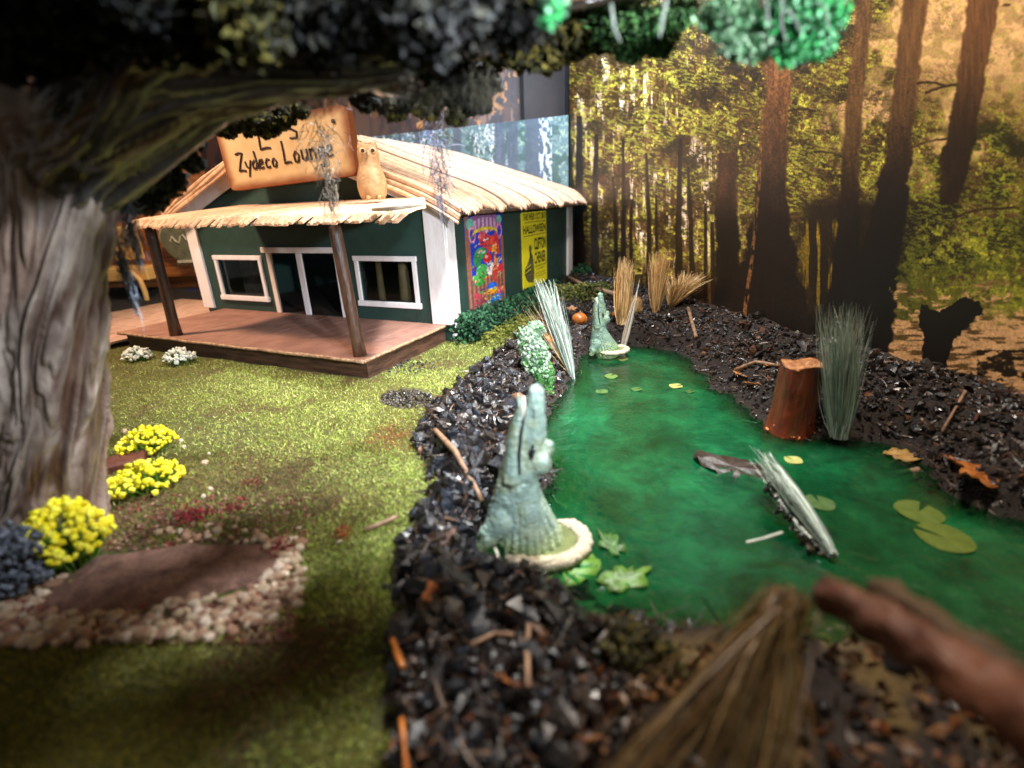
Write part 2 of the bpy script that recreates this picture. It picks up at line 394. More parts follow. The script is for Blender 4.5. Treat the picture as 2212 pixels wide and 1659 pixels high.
    for (xa, ya, xb, yb) in [(1284, 420, 1340, 380), (1240, 500, 1200, 470), (1347, 350, 1380, 390), (1466, 440, 1500, 400), (1466, 520, 1430, 500), (1400, 420, 1440, 470), (1680, 250, 1760, 240), (1830, 250, 1910, 300), (1950, 190, 2040, 185), (1950, 330, 2050, 300), (1700, 300, 1780, 360), (2120, 40, 2180, 10), (1960, 60, 1900, 20), (1860, 180, 1800, 120), (2100, 190, 2000, 200), (1850, 460, 2000, 440), (2060, 470, 2200, 450), (1840, 350, 1760, 330)]:
        t = np.clip(((x - xa) * (xb - xa) + (y - ya) * (yb - ya)) / ((xb - xa) ** 2 + (yb - ya) ** 2), 0, 1)
        dd = np.hypot(x - xa - t * (xb - xa), y - ya - t * (yb - ya) + 9 * np.sin(t * 3.1) + 8 * (n1 - .5)); mixc(img, (1 - sstep(1.5, 4, dd)) * .85, np.array([52, 34, 18]))
    bk = lambda top, bot, a, b: np.array(top, float) * (1 - sstep(a, b, y))[..., None] + np.array(bot, float) * sstep(a, b, y)[..., None]
    def big(pts, top, bot, a, b):
        m_ = trunk_mask(x, y, pts, 4); mixc(img, m_, bk(top, bot, a, b) * (.78 + .45 * fbm(x / 5, y / 40, 4, 41))[..., None])
    big([(330, 1572, 20), (450, 1570, 24), (600, 1572, 26), (800, 1574, 34)], (80, 52, 32), (28, 18, 12), 380, 520)
    big([(-300, 1712, 24), (100, 1686, 26), (300, 1672, 28), (440, 1668, 34), (560, 1664, 58), (640, 1652, 84), (760, 1660, 130), (900, 1680, 150)], (132, 90, 60), (34, 24, 16), 150, 520)
    mixc(img, trunk_mask(x, y, [(130, 1652, 2), (400, 1640, 3), (560, 1624, 4), (700, 1606, 5)], 2) * sstep(.35, .5, fbm(x / 4, y / 14, 3, 43)), np.array([128, 88, 58]))
    big([(-300, 1905, 15), (0, 1868, 17), (220, 1845, 18), (400, 1836, 20), (520, 1832, 26), (640, 1822, 34), (760, 1790, 60)], (108, 78, 50), (26, 17, 10), 200, 520)
    big([(-300, 2010, 24), (0, 1975, 27), (200, 1955, 26), (330, 1940, 28), (440, 1925, 36), (560, 1895, 44), (660, 1878, 54), (800, 1872, 44)], (112, 80, 54), (24, 16, 10), 150, 470)
    big([(-300, 2160, 34), (0, 2122, 34), (160, 2100, 30), (280, 2080, 30), (340, 2064, 34), (440, 2050, 20)], (116, 80, 56), (50, 34, 18), 60, 340)
    st_ = inpoly(x + 14 * (n1 - .5), y + 14 * (n2 - .5), [(1992, 860), (1996, 740), (1984, 680), (1990, 650), (2030, 672), (2080, 640), (2118, 650), (2124, 672), (2100, 700), (2062, 730), (2046, 775), (2040, 880)]).astype(float)
    mixc(img, st_, np.array([30, 20, 13]))
    mixc(img, sstep(.5, .58, fbm(x / 16, y / 14, 4, 51)) * (np.hypot((x - 2000) / 80, (y - 625) / 45) < 1), np.array([104, 96, 34]))
    mixc(img, ((np.abs(y - 790) < 34) & (x > 2110)).astype(float) * sstep(.45, .55, fbm(x / 20, y / 9, 4, 52)), np.array([48, 34, 20]))
    nm = np.clip(skm + pw * .7, 0, 1)
    img *= 1 + ((.62 + .76 * fbm(x / 3.2, y / 3.6, 4, 61)) * (.8 + .4 * fbm(x / 30, y / 40, 4, 62)) - 1)[..., None] * (1 - .7 * nm)[..., None]
    img = 255 * np.clip(img / 255, 0, 1) ** 1.22 * 1.22
    return img * np.array([.96, 1.0, .93])


def paint_blue(x, y, U, Z):
    n1 = fbm(x / 6, y / 6, 5, 71); n2 = fbm(x / 2.2, y / 3, 4, 72); st = fbm(x / 5, y / 30, 4, 73)
    img = np.zeros(x.shape + (3,)); img[:] = (104, 132, 138)
    mixc(img, sstep(.5, .6, n1) * sstep(.4, .6, n2), np.array([160, 186, 160])); mixc(img, sstep(.52, .6, fbm(x / 20, y / 20, 4, 74)) * .7, np.array([60, 88, 84]))
    w = sstep(.50, .6, st) * sstep(.4, .55, n2); mixc(img, w * ((np.abs(x - 1055) < 40) | (np.abs(x - 1085) < 20)), np.array([226, 222, 224]))
    mixc(img, sstep(.54, .62, fbm(x / 7, y / 6, 5, 75)) * (x < 960), np.array([150, 176, 236])); mixc(img, sstep(.62, .68, fbm(x / 5, y / 4, 4, 76)) * (x < 960), np.array([240, 244, 255]))
    for cx, hw in ((985, 10), (1078, 11), (1101, 7), (1112, 5), (1155, 22), (900, 6), (820, 5), (862, 4)):
        mixc(img, trunk_mask(x, y, [(180, cx, hw * .8), (500, cx + 4, hw * 1.3)], 3) * .85, np.array([84, 96, 112]))
    mixc(img, sstep(244, 250, x * 0 + 256 - (y - 250) * .6) * 0, np.array([0, 0, 0]))
    mixc(img, sstep(.48, .56, fbm(x / 4, y / 8, 4, 77)) * (np.abs(x - 1178) < 14), np.array([196, 206, 226]))
    return img


def paint_bark(x, y, U, Z):
    st = fbm(x / 9, y / 50, 4, 81); n1 = fbm(x / 30, y / 40, 4, 82)
    img = np.zeros(x.shape + (3,)); img[:] = (88, 58, 50)
    mixc(img, sstep(.5, .62, st), np.array([60, 44, 48])); mixc(img, sstep(.57, .64, st) * sstep(.45, .6, n1), np.array([216, 180, 170])); mixc(img, sstep(.5, .6, n1) * .6, np.array([136, 86, 48]))
    mixc(img, sstep(.60, .66, fbm(x / 14, y / 18, 4, 83)) * (x > 900), np.array([236, 160, 84]))
    return img


# ------------------------------------------------------------------ terrain
pond_px = [(1262, 768), (1330, 756), (1420, 750), (1470, 768), (1520, 812), (1580, 862), (1650, 915), (1740, 948), (1850, 955), (1930, 962), (2000, 1005), (2040, 1060), (2130, 1110), (2300, 1160), (2700, 1300), (2600, 1700), (2300, 1640), (2050, 1500), (1880, 1410), (1760, 1385), (1640, 1378), (1480, 1368), (1360, 1352), (1262, 1330), (1250, 1270), (1180, 1245), (1080, 1205), (1060, 1160), (1130, 1110), (1180, 1050), (1182, 960), (1176, 900), (1205, 868), (1232, 836)]
POND = [tuple(G(x, y, 0)[:2]) for x, y in pond_px]
lawn_px = [(1180, 668), (1120, 735), (1040, 790), (985, 838), (930, 890), (898, 950), (925, 1010), (950, 1065), (905, 1120), (868, 1180), (856, 1260), (872, 1330), (845, 1400), (820, 1500), (850, 1700), (850, 2200), (-1600, 2600), (-2500, 1200), (-1200, 760), (0, 700), (200, 640), (1000, 640)]
LAWN = [tuple(G(x, y, .1)[:2]) for x, y in lawn_px]
BD0 = np.array([1.15, 9.4]); BD1 = BD0 + (np.array([3.07, 2.7]) - BD0) * 1.62      # the right backdrop's foot
bdn = np.array([BD1[1] - BD0[1], -(BD1[0] - BD0[0])]); bdn /= np.linalg.norm(bdn)   # points away from the pond? fixed below
if bdn @ (np.array([0, 3]) - BD0) < 0: bdn = -bdn


def hraw(x, y):
    d = polydist(x, y, POND); l = polydist(x, y, LAWN)
    n = fbm(x * 3.1, y * 3.1, 4, 101) - .5
    d = d - .30 * np.exp(-((x - .08) ** 2 + (y - 1.86) ** 2) / .05) - .2 * np.exp(-((x - 1.06) ** 2 + (y - 5.0) ** 2) / .06)
    d = d + (fbm(x * 4.2 + 3, y * 4.2, 4, 102) - .5) * .22
    z = np.where(d < 0, -.02 + np.maximum(d * .9, -.13), .02 + .10 * sstep(0, .25, d))
    bank = sstep(.03, .22, d) * sstep(.0, .12, l)
    z = z + bank * (.07 + n * .12)
    b = (x - BD0[0]) * bdn[0] + (y - BD0[1]) * bdn[1]          # distance from the backdrop
    right = (l > 0) & (x > .5 + (3 - y) * -.12)
    z = z + np.where((d > 0), sstep(.75, 0., b) * .12 * sstep(.05, .3, d), 0)
    z = np.where(d > 0, z - .02 * (l < 0) + .015 * (n) * (l < 0), z)
    return z, d, l


NX, NY = 420, 420
gx = np.interp(np.linspace(0, 1, NX), [0, .12, .85, 1], [-9, -3.2, 3.3, 9]); gy = np.interp(np.linspace(0, 1, NY), [0, .04, .75, 1], [-3, .2, 5.5, 13])
GX, GY = np.meshgrid(gx, gy); GZ, GD, GL = hraw(GX, GY)
from_grid_x = gx; from_grid_y = gy
def hgt(x, y):
    x = np.atleast_1d(np.asarray(x, float)); y = np.atleast_1d(np.asarray(y, float))
    i = np.clip(np.searchsorted(gx, x) - 1, 0, NX - 2); j = np.clip(np.searchsorted(gy, y) - 1, 0, NY - 2)
    fx = np.clip((x - gx[i]) / (gx[i + 1] - gx[i]), 0, 1); fy = np.clip((y - gy[j]) / (gy[j + 1] - gy[j]), 0, 1)
    return (GZ[j, i] * (1 - fx) + GZ[j, i + 1] * fx) * (1 - fy) + (GZ[j + 1, i] * (1 - fx) + GZ[j + 1, i + 1] * fx) * fy
def field(A, x, y):
    i = np.clip(np.searchsorted(gx, x) - 1, 0, NX - 2); j = np.clip(np.searchsorted(gy, y) - 1, 0, NY - 2); return A[j, i]
def on_ground(px, py, it=4):
    z = .1
    for _ in range(it): p = G(px, py, z); z = float(hgt(p[0], p[1])[0])
    return np.array([p[0], p[1], z])

mud = srgb(40, 30, 26); lawnc = srgb(92, 92, 42); bedc = np.array([.010, .13, .05]); bed2 = np.array([.07, .09, .03])
nn = fbm(GX * 2.2, GY * 2.2, 4, 111)[..., None]
gcol = np.where(GD[..., None] < .0, bedc * (1 - nn) + bed2 * nn * 1.2, np.where(GL[..., None] < 0, lawnc, mud))
# bed turns to brown mud where it climbs to the shore and under the near right bank
gcol = gcol * (1 - sstep(-.10, .0, GD)[..., None] * (GD < 0)[..., None] * .75) + mud * (sstep(-.10, .0, GD)[..., None] * (GD < 0)[..., None] * .75)
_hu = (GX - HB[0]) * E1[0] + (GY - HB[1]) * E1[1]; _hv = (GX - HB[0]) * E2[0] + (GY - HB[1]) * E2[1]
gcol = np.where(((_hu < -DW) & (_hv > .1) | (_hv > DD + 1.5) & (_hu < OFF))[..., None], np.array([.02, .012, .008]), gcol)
_px, _py = proj(np.stack([GX, GY, GZ], -1)); _ok = (GY > .3) & (GD > 0) & (GL > 0)
_t = (sstep(1330, 1480, _px) * sstep(1340, 1420, _py) * sstep(.40, .52, fbm(GX * 5, GY * 5, 4, 113)) * _ok)[..., None]; gcol = gcol * (1 - _t) + srgb(104, 84, 46) * _t
idx = np.arange(NX * NY).reshape(NY, NX)
gf = np.stack([idx[:-1, :-1], idx[:-1, 1:], idx[1:, 1:], idx[1:, :-1]], -1).reshape(-1, 4)
ground = obj('ground', mesh_np(np.stack([GX, GY, GZ], -1).reshape(-1, 3), gf, gcol.reshape(-1, 3), smooth=True), M['ground']); tag(ground, 'brown soil under lawn, mulch and pond', None, kind='structure')

# water sheet, trimmed to a margin round the pond
wgx, wgy = np.meshgrid(np.linspace(-.6, 4.8, 170), np.linspace(.2, 6.6, 200)); wd = -hraw(wgx, wgy)[1]
wi = np.arange(170 * 200).reshape(200, 170); wf = np.stack([wi[:-1, :-1], wi[:-1, 1:], wi[1:, 1:], wi[1:, :-1]], -1).reshape(-1, 4)
wc = np.zeros(wgx.shape + (3,)); wc[..., 0] = sstep(.0, .30, wd); wc[..., 1] = sstep(1.35, .95, wgy - (fbm(wgx * 3, wgy * 3, 3, 121) - .5) * .6 - (wgx - 1.2) * .25)      # clear of the shore; muddy near front
wm = mesh_np(np.stack([wgx, wgy, wgx * 0], -1).reshape(-1, 3), wf, wc.reshape(-1, 3), smooth=True)
water = obj('pond_water', wm, M['water']); tag(water, 'glossy green resin pond water', None, kind='structure')

# ------------------------------------------------------------------ scatter helpers
t_ = (1 + 5 ** .5) / 2
ICO_V = np.array([(-1, t_, 0), (1, t_, 0), (-1, -t_, 0), (1, -t_, 0), (0, -1, t_), (0, 1, t_), (0, -1, -t_), (0, 1, -t_), (t_, 0, -1), (t_, 0, 1), (-t_, 0, -1), (-t_, 0, 1)]); ICO_V /= np.linalg.norm(ICO_V[0])
ICO_F = np.array([(0, 11, 5), (0, 5, 1), (0, 1, 7), (0, 7, 10), (0, 10, 11), (1, 5, 9), (5, 11, 4), (11, 10, 2), (10, 7, 6), (7, 1, 8), (3, 9, 4), (3, 4, 2), (3, 2, 6), (3, 6, 8), (3, 8, 9), (4, 9, 5), (2, 4, 11), (6, 2, 10), (8, 6, 7), (9, 8, 1)])


def rand_rot(n):
    q = rng.normal(size=(n, 4)); q /= np.linalg.norm(q, axis=1)[:, None]; w, x, y, z = q.T
    return np.stack([1 - 2 * (y * y + z * z), 2 * (x * y - z * w), 2 * (x * z + y * w), 2 * (x * y + z * w), 1 - 2 * (x * x + z * z), 2 * (y * z - x * w), 2 * (x * z - y * w), 2 * (y * z + x * w), 1 - 2 * (x * x + y * y)], 1).reshape(n, 3, 3)


def crumbs(P, size, cols, aspect=(1, 1, 1), jit=.3, avar=.3):
    """one small irregular lump per point"""
    P = np.asarray(P, float); n = len(P); size = np.broadcast_to(size, (n,))
    a = np.asarray(aspect) * (1 + avar * rng.uniform(-1, 1, (n, 3)))
    V = ICO_V[None] * (1 + jit * rng.uniform(-1, 1, (n, 12, 1))) * a[:, None] * size[:, None, None]
    V = np.einsum('nij,nkj->nki', rand_rot(n), V) + P[:, None]
    Fc = (ICO_F[None] + 12 * np.arange(n)[:, None, None]).reshape(-1, 3)
    return mesh_np(V.reshape(-1, 3), Fc, np.repeat(np.asarray(cols, float), 12, 0))


def leaves(P, size, cols, aspect=1.8):
    """one small folded leaf (4 triangles) per point"""
    P = np.asarray(P, float); n = len(P); size = np.broadcast_to(size, (n,))
    base = np.array([(-1, 0, 0), (0, .5, .18), (1, 0, 0), (0, -.5, .18), (0, 0, -.08)]) * np.array([1, 2 / aspect, 1])
    V = np.einsum('nij,nkj->nki', rand_rot(n), base[None] * size[:, None, None]) + P[:, None]
    f = np.array([(0, 4, 1), (1, 4, 2), (2, 4, 3), (3, 4, 0)])
    return mesh_np(V.reshape(-1, 3), (f[None] + 5 * np.arange(n)[:, None, None]).reshape(-1, 3), np.repeat(np.asarray(cols, float), 5, 0))


def pick(cols, n, var=.18):
    c = np.array([srgb(*q) for q in cols]); i = rng.integers(0, len(c), n); return c[i] * (1 + var * rng.uniform(-1, 1, (n, 1)))


def strips(base, tip, width, cols, bend=None, seg=3, roll=None):
    """curved tapering blades base->tip"""
    n = len(base); base = np.asarray(base, float); tip = np.asarray(tip, float); d = tip - base
    sd = np.cross(d, rng.normal(size=(n, 3))); sd /= np.linalg.norm(sd, axis=1)[:, None] + 1e-9
    bend = np.zeros((n, 3)) if bend is None else bend
    width = np.broadcast_to(width, (n,))
    V = []; 
    for k in range(seg + 1):
        t = k / seg; c = base + d * t + bend * (4 * t * (1 - t)) ; w = width[:, None] * (1 - t ** 2 * .85) * .5
        V += [c - sd * w, c + sd * w]
    V = np.stack(V, 1)
    f = np.array([(2 * k, 2 * k + 1, 2 * k + 3, 2 * k + 2) for k in range(seg)])
    Fc = (f[None] + 2 * (seg + 1) * np.arange(n)[:, None, None]).reshape(-1, 4)
    return mesh_np(V.reshape(-1, 3), Fc, np.repeat(cols, 2 * (seg + 1), 0))


# ------------------------------------------------------------------ backdrops and room
print_panel('forest_backdrop', BD0, BD1, -.05, 4.6, 2100, 720, paint_forest, label='tall backdrop print of cypress trunks and swamp water along the right bank')

zc = None
def z_at(px, py, q):     # height of the photo pixel over ground point q
    r = ray(px, py); t = (q @ q) / (r[:2] @ q) if False else np.linalg.norm(q) / np.linalg.norm(r[:2]); return 1.5 + r[2] * t
zc = z_at(1197, 250, BD0)
print_panel('low_backdrop', BD0 - E1[:2] * 5.2, BD0 - E1[:2] * .02, 0, zc, 1200, 500, paint_blue, label='low pale blue backdrop print of trees standing behind the thatched roof')
q0 = PY(428, 300, 12.); q1 = PY(1122, 150, 12.)
rp_ = print_panel('rear_forest_print', q0[:2], q1[:2], 0, 6.2, 1000, 700, paint_bark, label='brown and purple print of bark, seen above the low blue backdrop')

rw = MB(); rw.box(-16, 16, 16, 16.2, -1, 12); rw.build('room_wall', M['wall']); tag(bpy.data.objects['room_wall'], 'dark brown wall of the room', None, kind='structure')
# dark panelled screen standing between the prints
a0 = PY(1122, 240, 11.6); a1 = PY(1420, 120, 11.6)
scr = empty('dark_screen', (a0[0], 11.6, 0), 'dark brown panelled screen with black upright mouldings behind the backdrops', 'screen')
b = MB(); b.box(0, a1[0] - a0[0] + .8, 0, .1, 0, 7); b.build('screen_panel', mat('screen_brown', (.055, .032, .028), (.03, .018, .017), 2.5, .5), scr)
for px_ in (1126, 1224, 1236, 1258):
    xx = PY(px_, 180, 11.6)[0] - a0[0]; b = MB(); b.box(xx - .035, xx + .035, -.07, -.003, 0, 7); b.build('moulding', M['dark'], scr, .008)

# left: cabinet, ornament, box, planks
def yb(px0, py0, px1, py1, Y, t, name, m, parent, org, bevel=0.):
    p = PY(px0, py0, Y); q = PY(px1, py1, Y); b = MB(); x0, x1 = sorted((p[0], q[0])); z0, z1 = sorted((p[2], q[2]))
    b.box(x0 - org[0], x1 - org[0], Y - org[1], Y + t - org[1], z0 - org[2], z1 - org[2]); return b.build(name, m, parent, bevel)
YC = 9.6; co = PY(340, 700, YC); co = np.array([co[0], YC, 0])
cab = empty('cabinet', co, 'orange brown wooden cabinet with arched opening left behind the porch', 'cabinet')
yb(150, 300, 452, 575, YC, .6, 'cabinet_body', M['cabinet'], cab, co, .01)
for k, (ya, yb_, out) in enumerate(((566, 574, .10), (576, 584, .16), (586, 596, .22), (598, 603, .12))):
    yb(150, ya, 452, yb_, YC - out, out - .004, 'moulding', M['cabinet'], cab, co, .012)
# arched apron
pa = [PY(x, y, YC)[[0, 2]] - co[[0, 2]] for x, y in [(150, 604), (452, 604), (452, 700), (440, 665), (428, 648), (408, 632), (384, 622), (340, 619), (150, 622)]]
V = [(p[0], -.05, p[1]) for p in pa] + [(p[0], .1, p[1]) for p in pa]; n = len(pa)
b = MB(); b.add(V, [list(range(n)), list(range(n, 2 * n))[::-1]] + [[i, (i + 1) % n, (i + 1) % n + n, i + n] for i in range(n)]); b.build('apron', M['cabinet'], cab)
yb(140, 604, 470, 730, YC + .55, .05, 'back_board', M['dark'], cab, co)
YT = 8.9
tb = PY(270, 600, YT); tb = np.array([tb[0], YT, 0])
tbl = empty('side_table', tb, 'pale yellow wooden table edge and bent leg beside the tree trunk', 'table')
yb(180, 582, 322, 606, YT, .5, 'table_top', M['cabyellow'], tbl, tb, .02)
pts = [PY(x, y, YT - .06) - tb for x, y in [(255, 584), (285, 588), (302, 604), (313, 630), (320, 660), (326, 705)]]
b = MB(); b.tube(pts, [.03, .04, .045, .045, .04, .035], 8); b.build('bent_leg', M['cabyellow'], tbl, smooth=True)
yb(225, 490, 312, 560, YT + .45, .05, 'back_panel', M['cabyellow'], tbl, tb, .02)
ob = PY(400, 690, 9.9); o = yb(392, 628, 470, 720, 9.3, .6, 'storage_box', M['blue'], None, (0, 0, 0), .02); tag(o, 'dark blue box in the shadow under the cabinet', 'box')
for px_, c_ in ((425, 0),):
    pass
# ornament
oc = PY(395, 520, 9.3); orn = empty('ornament', oc - np.array([0, 0, .35]), 'round grey green ornament with raised writing and cream rim hanging in front of cabinet', 'ornament')
def disc(rx, rz, y0, y1, n=28, wob=0.):
    V = []
    for yy in (y0, y1):
        for i in range(n):
            th = 2 * math.pi * i / n; w = 1 + wob * math.sin(3 * th); V.append((rx * w * math.cos(th), yy, rz * w * math.sin(th) + .35))
    return V, [list(range(n))[::-1], list(range(n, 2 * n))] + [[i, (i + 1) % n, (i + 1) % n + n, i + n] for i in range(n)]
b = MB(); b.add(*disc(.40, .36, 0, .05, wob=.05)); b.build('rim', M['cream'], orn)
b = MB(); b.add(*disc(.36, .32, -.04, -.003, wob=.05)); b.build('plate', M['ornament'], orn)
b = MB(); b.tube([(x * .05 - .2, -.05, .35 + .07 * math.sin(x * 1.7) + .01 * x) for x in range(9)], .012, 5); b.build('raised_writing', M['cream'], orn)
b = MB(); b.box(-.12, .35, -.12, -.06, -.02, .02); b.build('bracket', M['cream'], orn)
b = MB(); b.tube([(x * .04 - .15, -.07, -.07 + .05 * (x % 2)) for x in range(9)], .012, 5); b.build('lace_trim', M['cream'], orn)
b = MB(); b.tube([(-.3, .0, 1.15), (-.2, 0, .62)], .015, 5); b.build('hanging_cord', M['cream'], orn)
# white sheet with brown post left of the rear print
o = yb(378, 290, 405, 445, 10.6, .04, 'paper_sheet', mat('paper_grey', (.55, .52, .56), (.38, .33, .33), 4, .7), None, (0, 0, 0)); tag(o, 'pale grey sheet hanging left of the brown post behind the roof', 'paper')
o = yb(404, 280, 430, 470, 10.5, .12, 'door_post', mat('post_red', (.22, .08, .05), (.12, .045, .03), 5, .6), None, (0, 0, 0), .01); tag(o, 'reddish brown upright post behind the left roof slope', 'post')

pl = empty('plank_step', hp(-3.7, .1, .05), 'pale pinkish plank flooring left of the porch deck', 'flooring')
PZ = .15
for k in range(7):
    b = MB(); q = hp(-5.6, -.12 + k * .32, PZ) - np.array(pl.location); b.frame_box(q, E1 * 2.04, E2 * .305, (0, 0, .03)); b.build('plank', M['plank'], pl, .004)

# ------------------------------------------------------------------ the house
house = empty('thatched_lounge', hp(-HW / 2, DD, .1) * 0, 'dark green miniature house with thatched roof, white trim and porch deck', 'house')
WT = .06
# front wall round the openings
wins = [(-3.40, -2.64, .475, .93), (-1.07, -.345, .50, .94)]; door = (-2.47, -1.33, ZT, 1.02)
uL, uR = OFF - HW, OFF
b = MB()
def fw(u0, u1, z0, z1): b.frame_box(hp(u0, DD, z0), (u1 - u0) * E1, WT * E2, (0, 0, z1 - z0))
fw(uL, wins[0][0], .08, HH); fw(wins[0][0], wins[0][1], .08, wins[0][2]); fw(wins[0][0], wins[0][1], wins[0][3], HH); fw(wins[0][1], door[0], .08, HH)
fw(door[0], door[1], door[3], HH); fw(door[1], wins[1][0], .08, HH); fw(wins[1][0], wins[1][1], .08, wins[1][2]); fw(wins[1][0], wins[1][1], wins[1][3], HH); fw(wins[1][1], uR, .08, HH)
fw(door[0], door[1], .08, ZT - .01)
b.build('front_wall', M['green'], house)
UM = OFF - HW / 2
PROF = [(0, 2.36), (.35, 2.25), (.75, 2.08), (1.2, 1.91), (1.7, 1.72), (1.95, 1.62), (2.12, 1.53), (2.22, 1.455)]      # roof section: distance from ridge, height
def rz(d): return float(np.interp(d, [p[0] for p in PROF], [p[1] for p in PROF]))
gp = [(UM + s * d, rz(d) - .10) for s, d in [(-1, 1.92), (-1, 1.7), (-1, 1.2), (-1, .75), (-1, .35), (1, 0), (1, .35), (1, .75), (1, 1.2), (1, 1.7), (1, 1.92)]]
gp = [(uL, HH)] + [(u, max(z, HH + .01)) for u, z in gp] + [(uR, HH)]
for v0, nm in ((DD, 'gable_wall'),):
    V = [hp(u, v0, z) for u, z in gp] + [hp(u, v0 + WT, z) for u, z in gp]; n = len(gp)
    b = MB(); b.add(V, [list(range(n)), list(range(n, 2 * n))[::-1]] + [[i, (i + 1) % n, (i + 1) % n + n, i + n] for i in range(n)]); b.build(nm, M['green'], house)
hbox(OFF - WT, OFF, DD + WT, DD + HL, .08, HH, 'side_wall', M['green'], house)
hbox(uL, uL + WT, DD + WT, DD + HL, .08, HH, 'side_wall', M['green'], house)
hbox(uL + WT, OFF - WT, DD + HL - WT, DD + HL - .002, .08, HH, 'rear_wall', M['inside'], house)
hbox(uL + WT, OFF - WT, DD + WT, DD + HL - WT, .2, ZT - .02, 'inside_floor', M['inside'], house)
# windows
for (u0, u1, z0, z1) in wins:
    w = hbox(u0, u1, DD + .02, DD + .03, z0, z1, 'window', M['glass'], house)
    hbox(u0 - .06, u1 + .06, DD - .035, DD - .002, z1, z1 + .055, 'frame_board', M['white'], w, .005)
    hbox(u0 - .06, u1 + .07, DD - .045, DD - .002, z0 - .06, z0, 'sill', M['white'], w, .005)
    hbox(u0 - .05, u0, DD - .03, DD - .002, z0 + .001, z1 - .001, 'frame_board', M['white'], w, .004)
    hbox(u1, u1 + .05, DD - .03, DD - .002, z0 + .001, z1 - .001, 'frame_board', M['white'], w, .004)
# door frame: lintel and two visible posts
d0 = hbox(-2.545, -1.27, DD - .035, DD - .002, 1.02, 1.085, 'door_frame', M['white'], house, .005)
hbox(-2.475, -2.40, DD - .03, DD - .002, ZT + .001, 1.018, 'door_post', M['white'], d0, .004)
hbox(-1.985, -1.905, DD - .03, DD - .002, ZT + .001, 1.018, 'door_post', M['white'], d0, .004)
hbox(-1.40, -1.335, DD - .03, DD - .002, ZT + .001, 1.018, 'door_post', M['white'], d0, .004)
hbox(-1.275, -1.245, DD - .02, DD - .002, 1.05, 1.085, 'light_switch', M['white'], house, .003)
# made-up sheet and posts stand in for haze and reflections in the panes
hbox(-3.3, -2.7, DD + .22, DD + .24, ZT + .1, .92, 'haze_sheet', mat('haze_grey', (.20, .20, .24), (.06, .06, .07), 6, .8), house)
for u_, v_, h_, w_ in ((-.60, .16, 1.0, .05), (-.92, .14, 1.0, .03), (-.45, .5, .8, .06)):
    b = MB(); b.tube([hp(u_, DD + v_, ZT), hp(u_, DD + v_, h_)], [w_ * 1.6, w_], 10); b.build('glimpse_post', mat('inside_tan', (.42, .26, .12), None, 9, .6), house, smooth=True)
# corner boards
for (u0, u1) in ((uL - .03, uL + .17), (OFF - .21, OFF + .03)):
    hbox(u0, u1, DD - .04, DD - .003, ZT + .001, 1.50, 'corner_board', M['white'], house, .006)
hbox(OFF + .003, OFF + .032, DD + .0, DD + .17, .1, 1.46, 'corner_board', M['white'], house, .006)
hbox(OFF + .003, OFF + .04, DD + HL - .24, DD + HL, .1, 1.40, 'corner_board', M['white'], house, .006)
# rake boards on the gable
for s in (-1, 1):
    ds = [.02, .35, .75, 1.2, 1.7, 1.98]; top = [(UM + s * d, rz(d) - .04) for d in ds]; bot = [(UM + s * d, rz(d) - .235) for d in ds]
    pl2 = top + bot[::-1]; n = len(pl2)
    V = [hp(u, DD - .075, z) for u, z in pl2] + [hp(u, DD - .043, z) for u, z in pl2]
    b = MB(); b.add(V, [[i, i + 1, n - 2 - i, n - 1 - i] for i in range(len(ds) - 1)] + [[n + i, n + n - 1 - i, n + n - 2 - i, n + i + 1] for i in range(len(ds) - 1)] + [[i, (i + 1) % n, (i + 1) % n + n, i + n] for i in range(n)])
    b.build('rake_board', M['white'], house)
# roof: under sheet + strips of thatch
vf, vb = DD - .13, DD + HL + .34
def roof_s(ve): return 1.45 * float(sstep(0., .8, np.array((ve - vf) / (vb - vf))))
def roof_v(ve, d): return ve - roof_s(ve) * (1 - math.sin(math.pi / 2 * min(d / 2.2, 1)) ** .85)     # strands sweep back as they come down
V = []; NVE = 14; ves = np.linspace(vf + .02, vb - .03, NVE); dl2 = [-p[0] for p in PROF[::-1]] + [p[0] for p in PROF[1:]]; n = len(dl2)
for off_ in (.035, .065):
    for ve in ves:
        for d in dl2: V.append(hp(UM + d, roof_v(ve, abs(d)), rz(abs(d)) - off_))
b = MB(); S0 = NVE * n; Fc = []
for i in range(NVE - 1):
    for j in range(n - 1):
        q = i * n + j; Fc += [[q, q + 1, q + n + 1, q + n], [S0 + q, S0 + q + n, S0 + q + n + 1, S0 + q + 1]]
for j in range(n - 1): Fc += [[j, S0 + j, S0 + j + 1, j + 1], [(NVE - 1) * n + j, (NVE - 1) * n + j + 1, S0 + (NVE - 1) * n + j + 1, S0 + (NVE - 1) * n + j]]
for i in range(NVE - 1): Fc += [[i * n, (i + 1) * n, S0 + (i + 1) * n, S0 + i * n], [i * n + n - 1, S0 + i * n + n - 1, S0 + (i + 1) * n + n - 1, (i + 1) * n + n - 1]]
b.add(V, Fc); roof = b.build('roof', M['thatchdark'], house)
nst = 168; edges = np.linspace(vf, vb, nst + 1); edges[1:-1] += rng.uniform(-.006, .006, nst - 1)
gaps = {38, 67, 98, 129}
dsamp = np.array([0, .15, .3, .5, .7, .95, 1.2, 1.5, 1.75, 1.92, 2.04, 2.13, 2.19, 2.23])
